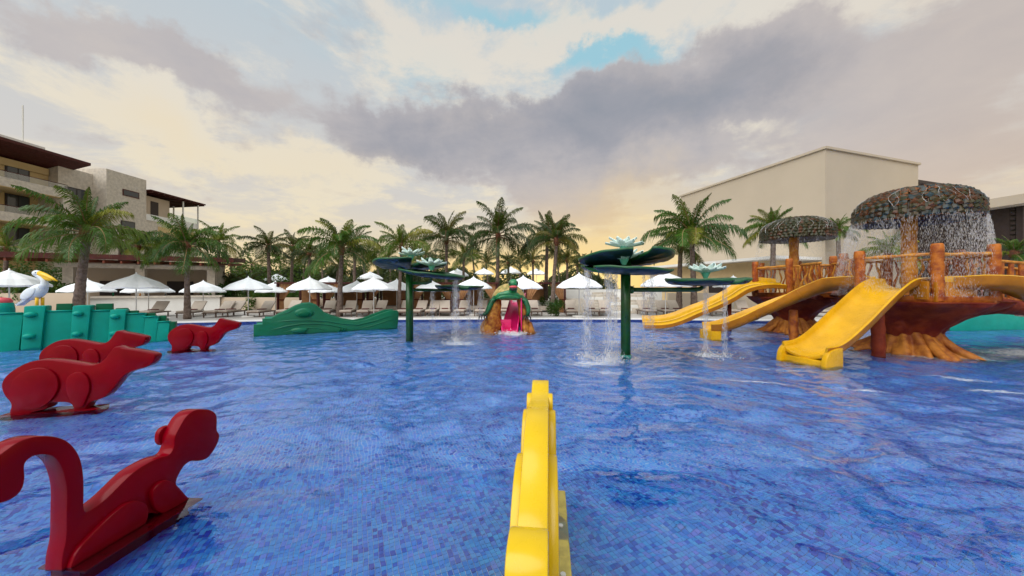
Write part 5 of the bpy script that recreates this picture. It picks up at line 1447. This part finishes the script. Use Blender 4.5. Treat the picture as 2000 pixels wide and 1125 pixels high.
def slide(parent, C, path, w, wall, label, m=('slide', 'slide_out'), n=40, seams=(), bottom=.10, lanes=0, bank=0):
    path = [Vector((x-C[0], y-C[1], z)) for x, y, z in path]; sp_ = spline(path, n)
    pr = [(a, b+a*bank) for a, b in flume_profile(w, wall, bottom=bottom)]
    mb = sweep(sp_, pr); k = len(pr); ni = k-9
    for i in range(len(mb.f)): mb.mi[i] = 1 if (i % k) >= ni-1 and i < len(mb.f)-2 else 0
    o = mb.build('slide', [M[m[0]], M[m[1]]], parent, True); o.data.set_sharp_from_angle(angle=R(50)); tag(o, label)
    for s in seams:
        i = int(s*(len(sp_)-1)); seg_ = sp_[max(0, i-1):i+2]
        if len(seg_) < 2: continue
        c = seg_[len(seg_)//2]; t = (seg_[-1]-seg_[0]).normalized()
        pf = [(a*1.03, b*1.03-.004) for a, b in pr[ni:]]+[(a*.99, b+.03) for a, b in pr[ni:][::-1]]
        sb = sweep([c-t*.022, c+t*.022], [(a*1.035, b-.012) for a, b in [(-w/2-.05, wall)]+pr[ni:][::-1]+[(w/2+.05, wall)]]+[(w/2+.035, wall-.02)]+[(a*.99, b+.02) for a, b in pr[ni:]]+[(-w/2-.035, wall-.02)])
        sb.build('seam_flange', M[m[1]], o)
    if lanes:
        for q in range(1, lanes):
            y = -w/2+w*q/lanes
            lb = sweep(sp_, [(y-.05, .01+y*bank), (y, .11+y*bank), (y+.05, .01+y*bank)], False); lb.build('lane_divider', M[m[0]], o, True)
    return o
# S1: wide front slide
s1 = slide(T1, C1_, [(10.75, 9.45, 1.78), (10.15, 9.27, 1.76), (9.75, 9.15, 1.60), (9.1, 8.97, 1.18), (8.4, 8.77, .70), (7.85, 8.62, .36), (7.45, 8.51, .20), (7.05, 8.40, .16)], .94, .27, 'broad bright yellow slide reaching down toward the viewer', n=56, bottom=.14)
mb = MB(); d1 = Vector((-.96, -.27, 0)); pp = Vector((-.27, .96, 0))
for q in (-1, 1):
    c = Vector((7.22-C1_[0], 8.445-C1_[1], .10))+pp*q*.505
    o = slab('foot_cheek', [(-.22, -.3), (-.22, .42), (-.20, .42), (-.12, .42), (.0, .40), (.16, .36), (.27, .26), (.33, .10), (.34, -.3)], -.055, .055, M['slide'], s1, 2, .03); o.location = (c.x, c.y, 0); o.rotation_euler.z = math.atan2(d1.y, d1.x)
mb = MB(); c = Vector((7.20-C1_[0], 8.44-C1_[1], -.06)); mb.box(c, (.44, 1.0, .36), mtx=Matrix.Rotation(math.atan2(d1.y, d1.x), 4, 'Z')); mb.build('foot_block', M['slide'], s1, bevel=.03)
# S2: long side slide
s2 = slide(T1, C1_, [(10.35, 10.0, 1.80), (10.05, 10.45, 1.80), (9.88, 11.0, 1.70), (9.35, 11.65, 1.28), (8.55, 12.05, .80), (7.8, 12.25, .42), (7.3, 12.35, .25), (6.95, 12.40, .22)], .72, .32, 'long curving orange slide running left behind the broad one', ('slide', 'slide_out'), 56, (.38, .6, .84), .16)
mb = MB(); mb.box((7.05-C1_[0], 12.38-C1_[1], .06), (.36, .80, .50), taper=.95); mb.build('foot_block', M['slide'], s2, bevel=.03)
# S3: right slide
s3 = slide(T1, C1_, [(11.05, 8.95, 1.76), (11.6, 8.72, 1.80), (12.2, 8.55, 1.72), (12.9, 8.42, 1.42), (13.7, 8.3, .98), (14.5, 8.2, .5), (15.2, 8.1, .25)], .85, .30, 'yellow slide curving away to the right edge', n=50, seams=(.5,), bottom=.12)
# entry boxes and skirts
for nm, bx, m in [('slide_box', (10.98, 8.62, 1.70, 1.02, .06, .50), 'slide_out'), ('slide_box', (10.35, 8.85, 1.74, .06, .40, .46), 'slide_out')]:
    mb = MB(); mb.box((bx[0]-C1_[0], bx[1]-C1_[1], bx[2]), bx[3:]); mb.build(nm, M[m], T1, bevel=.015)
# props
for (x, y, z1, rr, par, C) in ((9.62, 11.9, 1.05, .13, T1, C1_), (8.9+.92, 9.34, 1.15, .14, T1, C1_), (13.9, 8.35, .75, .12, T1, C1_)):
    logpost('support_post', x-C[0], y-C[1], -.35, z1, rr, par, x*3, 'trunk_red' if rr > .135 else 'log')
# S4: far three-lane slide
s4 = slide(T2, C2_, [(11.0, 14.1, 1.86), (10.3, 14.25, 1.92), (9.7, 14.45, 1.78), (9.2, 14.65, 1.40), (8.6, 14.9, 1.02), (8.0, 15.15, .72), (7.3, 15.4, .36), (6.7, 15.6, .20), (5.95, 15.85, .17)], 1.30, .17, 'far long yellow slide with three wavy lanes reaching the water at the left', n=64, bottom=.05, lanes=3, bank=.22)
mb = MB(); mb.tube([(9.2-C2_[0], 14.75-C2_[1], -.3), (9.2-C2_[0], 14.75-C2_[1], 1.3)], .09, 10); mb.build('support_post', M['trunk_red'], T2, True)

# bridge between the towers
def bridge(A, B, z0, z1, label, wide=.95, n=9, planks=False, arch=0):
    A, B = Vector((*A, 0)), Vector((*B, 0)); d = B-A; L = d.length; t = d.normalized(); s = Vector((-t.y, t.x, 0))
    r = empty('rail_bridge', (A.x, A.y, 0), 0, label, 'footbridge')
    zz = lambda f: z0+(z1-z0)*f+arch*math.sin(PI*f)
    N = int(L/.24); mb = MB(); mb.box((0, 0, 0), (.22, wide, .06)); pm = mb.mesh('plank', M['log'])
    for i in range(N+1):
        f = (i+.5)/(N+1); p = t*L*f; inst('plank', pm, r, (p.x, p.y, zz(f)), (0, 0, math.atan2(t.y, t.x)))
    for q in (-1, 1):
        o_ = s*q*(wide/2-.02)
        mb = MB(); mb.tube([t*L*f/8+o_+Vector((0, 0, zz(f/8)-.12)) for f in range(9)], .085, 8); mb.build('beam', M['trunk_red'], r, True)
        mb = MB(); mb.tube([t*L*f/8+o_+Vector((0, 0, zz(f/8)+1.02)) for f in range(9)], .045, 8); mb.build('rail', M['log_y'], r, True)
        for i in range(n):
            f = (i+.6)/n; p = t*L*f+o_; mb = MB()
            if planks: mb.box((p.x, p.y, zz(f)+.5), (.15, .05, 1.0), rz=math.atan2(t.y, t.x)); mb.build('baluster', M['log'], r, bevel=.02)
            else:
                pts, rd = twisty(p+Vector((0, 0, zz(f))), p+Vector((0, 0, zz(f)+1.02)), .032, i*5+int(A.x*10)+q, .06); mb.tube(pts, rd, 7); mb.build('baluster', M['log_y'] if i % 2 else M['log'], r, True)
    p = t*L*.55-s*(wide/2+.05); logpost('post', p.x, p.y, zz(.5)-.2, zz(.5)+1.2, .11, r, 5)
    return r
bridge((10.55, 11.25), (11.45, 13.1), 1.60, 1.66, 'railed footbridge between the two tree towers', n=9)
bridge((12.85, 9.95), (17.6, 10.6), 1.55, 1.25, 'footbridge leaving the near tree tower toward the right edge', n=14, planks=True)
# red arched beam under the right hand walkway
mb = MB(); mb.tube([(12.3, 9.5, 1.30), (13.2, 9.45, 1.32), (14.2, 9.4, 1.20), (15.4, 9.4, 1.0), (17, 9.5, .6)], [.30, .22, .17, .15, .14], 12)
o = mb.build('branch_beam', M['trunk_red'], None, True); o.parent = T1; o.location = (-C1_[0], -C1_[1], 0)

# far teal slide at the right edge
def teal_far():
    r = empty('teal_slide', (18.3, 14.6, 0), R(8), 'low teal water slide glimpsed under the right walkway', 'water slide')
    slab('side_wall', [(0, -.3), (0, .25), (.4, .5), (.9, .8), (1.5, .95), (2.3, .85), (3.2, .62), (4.5, .5), (5.5, .6), (5.5, -.3)], 0, .12, M['teal'], r, 1, .02)
    slab('side_wall', [(0, -.3), (0, .25), (.4, .5), (.9, .8), (1.5, .95), (2.3, .85), (3.2, .62), (4.5, .5), (5.5, .6), (5.5, -.3)], .9, 1.02, M['teal'], r, 1, .02)
    mb = sweep(spline([(.2, .5, .2), (1.5, .5, .7), (3.2, .5, .4), (5.3, .5, .35)], 20), [(-.4, 0), (.4, 0), (.4, -.06), (-.4, -.06)]); mb.build('chute', M['croc'], r, True)
    mb = MB(); mb.box((-.25, .2, .12), (.5, .5, .25)); mb.build('step', M['turtle_dk'], r, bevel=.02)
teal_far()

# ============================================================ PALMS
def base(px, py): return gnd(px, py, DZ)
PALMS = [ # px trunk base, depth, crown centre py, crown half-width px, label, mesh, seed, nf, lean px
 (152, 16.2, 447, 150, 'tallest palm with a thick leaning grey trunk behind the teal crocodile figure', 'frond', 1, 19, 14, .17),
 (366, 18.6, 478, 92, 'slim palm in front of the right end of the poolside bar', 'frond', 2, 19, 8, .12),
 (663, 20.3, 478, 82, 'full palm rising behind the dip of the green slide', 'frond', 3, 20, 0, .13),
 (779, 21.0, 478, 62, 'palm with a yellowish crown just left of the left fountain pole', 'frond_y', 4, 18, 4, .10),
 (872, 26.0, 462, 62, 'palm above the right part of the left lily fountain', 'frond_backlit', 5, 17, 0, .12),
 (971, 24.5, 456, 72, 'tall dark palm left of the turtle head, standing alone against the sky', 'frond_backlit', 6, 18, 2, .13),
 (1066, 25.5, 463, 56, 'left one of the double palms right of the turtle slide', 'frond_backlit', 7, 17, 2, .13),
 (1079, 22.5, 466, 55, 'right one of the double palms right of the turtle slide', 'frond_backlit', 8, 17, 8, .12),
 (1356, 20.4, 452, 96, 'large palm in front of the left end of the hall building', 'frond', 9, 20, -2, .15),
 (1326, 24.0, 480, 60, 'darker palm half hidden behind the large one at the hall', 'frond_backlit', 10, 14, 0, .16),
 (1508, 21.5, 444, 66, 'palm in front of the hall wall left of the far mushroom roof', 'frond', 11, 18, -3, .15),
 (1640, 23.0, 447, 50, 'palm peeking out between the two mushroom roofs', 'frond', 12, 15, 0, .13),
 (1735, 17.0, 487, 60, 'palm seen through the water curtain under the near mushroom roof', 'frond_y', 13, 16, 0, .13),
 (1990, 17.5, 490, 50, 'palm at the far right edge beyond the walkway', 'frond', 14, 15, 0, .13),
 (527, 29.0, 480, 52, 'palm behind the hedge, first to the right of the bar pavilion group', 'frond_backlit', 15, 17, -2, .14),
 (568, 32.0, 480, 44, 'upright palm second behind the hedge', 'frond_backlit', 16, 15, 0, .13),
 (604, 30.0, 493, 40, 'low palm behind the umbrella above the green slide hump', 'frond_backlit', 17, 15, -3, .12),
 (692, 29.0, 482, 48, 'palm directly behind the full palm at the green slide', 'frond_backlit', 18, 15, 2, .12),
 (430, 30.0, 470, 56, 'palm rising behind the bar roof at its right end', 'frond_y', 19, 16, -4, .12),
 (268, 27.0, 478, 60, 'palm behind the middle of the bar roof', 'frond_y', 20, 16, 0, .12),
 (318, 30.0, 480, 48, 'palm behind the bar roof, left of its right corner', 'frond', 21, 15, 0, .12),
 (6, 24.0, 482, 56, 'palm at the far left edge in front of the hotel', 'frond', 22, 15, 0, .12),
 (232, 28.0, 470, 44, 'small palm against the stone block of the hotel', 'frond_backlit', 23, 15, 0, .12),
 (905, 31.0, 500, 36, 'low palm behind the flat distant parasols', 'frond_y', 24, 14, 0, .12),
 (993, 34.0, 512, 30, 'small palm between the tall dark palm and the sun glow', 'frond_backlit', 25, 14, 0, .12),
 (1041, 36.0, 508, 28, 'small distant palm left of the double palms', 'frond_backlit', 26, 14, 0, .12),
 (1108, 32.0, 505, 34, 'dark palm right of the double palms', 'frond_backlit', 27, 14, 0, .12),
 (1128, 36.0, 515, 28, 'outermost low palm at the right end of the palm row', 'frond_backlit', 28, 14, 0, .12),
]
for (px, Yd, cy, hw, lab, mk, sd, nf, lean, rr) in PALMS:
    th = math.atan((px-1000)/F); L = hw/F*Yd*math.cos(th)*1.24; L = max(L, 1.5)
    h = CAM_H-(cy-562.5)/F*Yd-DZ
    X = (px-1000)/F*Yd
    palm((X, Yd, DZ), h, L, lab, 'coconut palms around the pool', nf+3, rr, mk, sd, lean=(lean/F*Yd, random.uniform(-.3, .3)))
# thicket of smaller palms behind, by position along the horizon
rb = random.Random(77); ORD = 'first second third fourth fifth sixth seventh eighth ninth tenth eleventh twelfth thirteenth fourteenth fifteenth sixteenth seventeenth eighteenth'.split()
row = [(455, 38), (492, 42), (552, 44), (590, 40), (632, 44), (655, 38), (716, 36), (742, 42), (765, 38), (800, 44), (822, 36), (846, 42), (930, 40), (955, 46), (1015, 46), (1094, 44), (1150, 40), (1172, 48)]
for i, (px, Yd) in enumerate(row):
    cy = rb.uniform(498, 520); h = CAM_H-(cy-562.5)/F*Yd-DZ
    near = min(PALMS, key=lambda p: abs(p[0]-px) if p[1] > 19 else 999)
    side = 'left' if px < near[0] else 'right'
    palm(((px-1000)/F*Yd, Yd, DZ), h, rb.uniform(1.9, 2.5), 'small dark palm of the back row, %s from the left' % ORD[i], 'small dark palms of the back row', 13, .11, 'frond_backlit', 200+i, lean=(rb.uniform(-.5, .5), 0), shaft=False)

# ============================================================ SHRUBS, HEDGES, TREES
def leaf_cloud(n, size, fn, m, name, seed):
    rnd = random.Random(seed); mb = MB()
    for k in range(n):
        p, nrm = fn(rnd); a = Vector((rnd.gauss(0, 1), rnd.gauss(0, 1), rnd.gauss(0, 1))).normalized()
        nrm = (nrm+a*.7).normalized(); u = nrm.cross(a).normalized(); v = nrm.cross(u); s = size*rnd.uniform(.6, 1.3)
        p = Vector(p); mb.quad(p-u*s*.5, p+v*s*.35, p+u*s*.5, p-v*s*.35)
    return mb.mesh(name, m)
def ball_fn(rx, ry, rz, lumps, seed, base_z=0):
    r_ = random.Random(seed); L = [(Vector((r_.gauss(0, .42)*rx, r_.gauss(0, .42)*ry, r_.uniform(.2, .75)*rz*1.2)), r_.uniform(.32, .55)) for _ in range(lumps)]
    def fn(rnd):
        c, q = L[rnd.randrange(len(L))]; v = Vector((rnd.gauss(0, 1), rnd.gauss(0, 1), rnd.gauss(0, 1))).normalized(); k = rnd.uniform(.55, 1.0)
        p = c+Vector((v.x*rx*q, v.y*ry*q, v.z*rz*q))*k; p.z = max(p.z, 0.02); return p+Vector((0, 0, base_z)), v
    return fn
SH = [leaf_cloud(1500, .085, ball_fn(.62, .62, .85, 9, s), M['leaf'], 'foliage', s) for s in (1, 2, 3)]
def shrub(px, Yd, s, label, cat='shrub', q=0, z=DZ, group=None, sz=None):
    o = inst('shrub', SH[q % 3], None, ((px-1000)/F*Yd, Yd, z), (0, 0, px), sz or s); tag(o, label, cat, group); return o
shrub(1080, 20.3, 1.02, 'round dark clipped bush on the deck right of the turtle slide', 'bush', 0)
shrub(1093, 24.6, 1.3, 'loose green bush above the short cream wall behind the round bush', 'bush', 1)
shrub(62, 21.5, 1.9, 'bushy green shrub behind the pelican head', 'shrub', 2, sz=(2.2, 1.5, 2.3))
shrub(118, 22.5, 1.9, 'green shrub between the pelican beak and the big palm trunk', 'shrub', 0, sz=(2.0, 1.5, 2.1))
shrub(25, 25, 1.9, 'tall dark shrub at the left edge under the balconies', 'shrub', 1, sz=(2.4, 1.8, 3.2))
shrub(520, 27.3, 1.2, 'dense shrub just behind the left stretch of low beige wall', 'shrub', 1, sz=(2.6, 1.5, 1.9))
shrub(440, 27.8, 1.2, 'dark shrub at the right foot of the bar pavilion', 'shrub', 2, sz=(2.3, 1.5, 2.0))
shrub(575, 27.4, 1.2, 'bright green shrub left of the first tan cabana', 'shrub', 0, sz=(2.0, 1.5, 1.8))
shrub(1350, 20.6, .6, 'small planting at the foot of the dark door in the low wing', 'shrub', 2)
def hedge(x0, y0, x1, y1, h, th, label, m='leaf', n=5000, size=.12, z=DZ):
    A, B = Vector((x0, y0, z)), Vector((x1, y1, z)); d = B-A; t = d.normalized(); s = Vector((-t.y, t.x, 0))
    def fn(rnd):
        f = rnd.random(); k = rnd.random()
        hh = h*(.82+.22*math.sin(f*37)+.12*math.sin(f*91+1))
        if k < .6: p = A+d*f-s*th*.5*rnd.uniform(.7, 1.05)*(1 if d.x > 0 else 1)+Vector((0, 0, hh*rnd.random())); nn = -s
        else: p = A+d*f+s*th*rnd.uniform(-.5, .5)+Vector((0, 0, hh*rnd.uniform(.85, 1.03))); nn = Vector((0, 0, 1))
        return p, nn
    o = inst('hedge', leaf_cloud(n, size, fn, M[m], 'hedge', int(x0*7)), None); tag(o, label, 'hedge'); return o
hedge(-23.5, 28.8, -15.5, 27.4, 1.75, 1.0, 'low green hedge behind the beige wall between the bar and the cabanas')
hedge(-41, 27.5, -34.0, 28.5, 4.4, 1.2, 'tall green hedge behind the left part of the bar roof', n=6000, size=.16)
hedge(-34, 33, -20, 36, 5.4, 1.5, 'planted green roof edge seen over the bar roof', 'leaf', 6000, .2)
hedge(-15, 30.5, 6, 30.5, 2.7, 1.2, 'long dark hedge behind the cabanas', 'leaf_dk', 9000, .15)
hedge(3.5, 29.0, 12, 29.0, 1.9, 1.0, 'hedge behind the white parapet above the stair', 'leaf_dk', 4000, .14)
def spiky(px, Yd, s, label):
    r = empty('cycad', ((px-1000)/F*Yd, Yd, DZ), 0, label, 'cycad')
    mb = MB(); mb.tube([(0, 0, 0), (0, 0, 1.6*s)], .16, 8); mb.build('trunk', M['trunk'], r, True); rr = random.Random(px)
    for k in range(20): inst('frond', FR['frond_backlit'][rr.choice([1, 2, 3, 4])], r, (0, 0, 1.6*s), (0, 0, k*2.4), .55*s*rr.uniform(.8, 1.1))
spiky(485, 28.2, 1.15, 'spiky dark cycad above the hedge at the left of the cabanas'); spiky(455, 30.5, 1.2, 'broad spiky cycad close to the bar roof corner')
# broadleaf trees closing the gaps under the palms
CR = [leaf_cloud(4600, .26, ball_fn(2.2, 2.0, 2.6, 12, s+40, 0), M['leaf_dk'], 'crown', s+40) for s in range(3)]
def tree(px, Yd, top, label, q):
    r = empty('tree', ((px-1000)/F*Yd, Yd, DZ), 0, label, 'tree', 'dark broadleaf trees behind the palms')
    H_ = CAM_H-(top-562.5)/F*Yd-DZ
    k = H_/5.6
    mb = MB(); mb.tube([(0, 0, 0), (.1, 0, H_*.3), (0, .1, H_*.6)], [.16, .12, .07], 7)
    for a in (0, 2.1, 4.2): mb.tube([(.1, 0, H_*.28), (.1+.7*math.cos(a), .7*math.sin(a), H_*.5), (.1+1.1*math.cos(a), 1.1*math.sin(a), H_*.72)], [.07, .05, .02], 5)
    mb.build('trunk', M['trunk'], r, True)
    inst('crown', CR[q % 3], r, (0, 0, H_*.22), (0, 0, q*1.3), (k*1.15, k*1.1, k*1.15))
TR = [(462, 47, 512), (505, 45, 506), (545, 49, 512), (585, 46, 505), (620, 50, 510), (655, 47, 508), (700, 46, 506), (738, 50, 512), (772, 47, 508), (812, 50, 510), (850, 48, 512), (885, 46, 508), (925, 52, 522), (962, 50, 526), (1100, 50, 522), (1135, 46, 518), (1165, 44, 524), (1010, 58, 536)]
TR.sort()
for i, (px, Yd, top) in enumerate(TR):
    near = min(PALMS, key=lambda p: abs(p[0]-px) if 450 < p[0] < 1140 else 999)
    tree(px, Yd, top, 'dark leafy tree low behind the palm row, %s from the left' % ORD[i], i)
hedge(-42, 56, 16, 56, 4.2, 3, 'far dark line of scrub closing the view behind all palms', 'leaf_dk', 9000, .45)
hedge(24, 30, 40, 28, 4, 2, 'green planting behind the near tree tower at the right', 'leaf', 4000, .2)
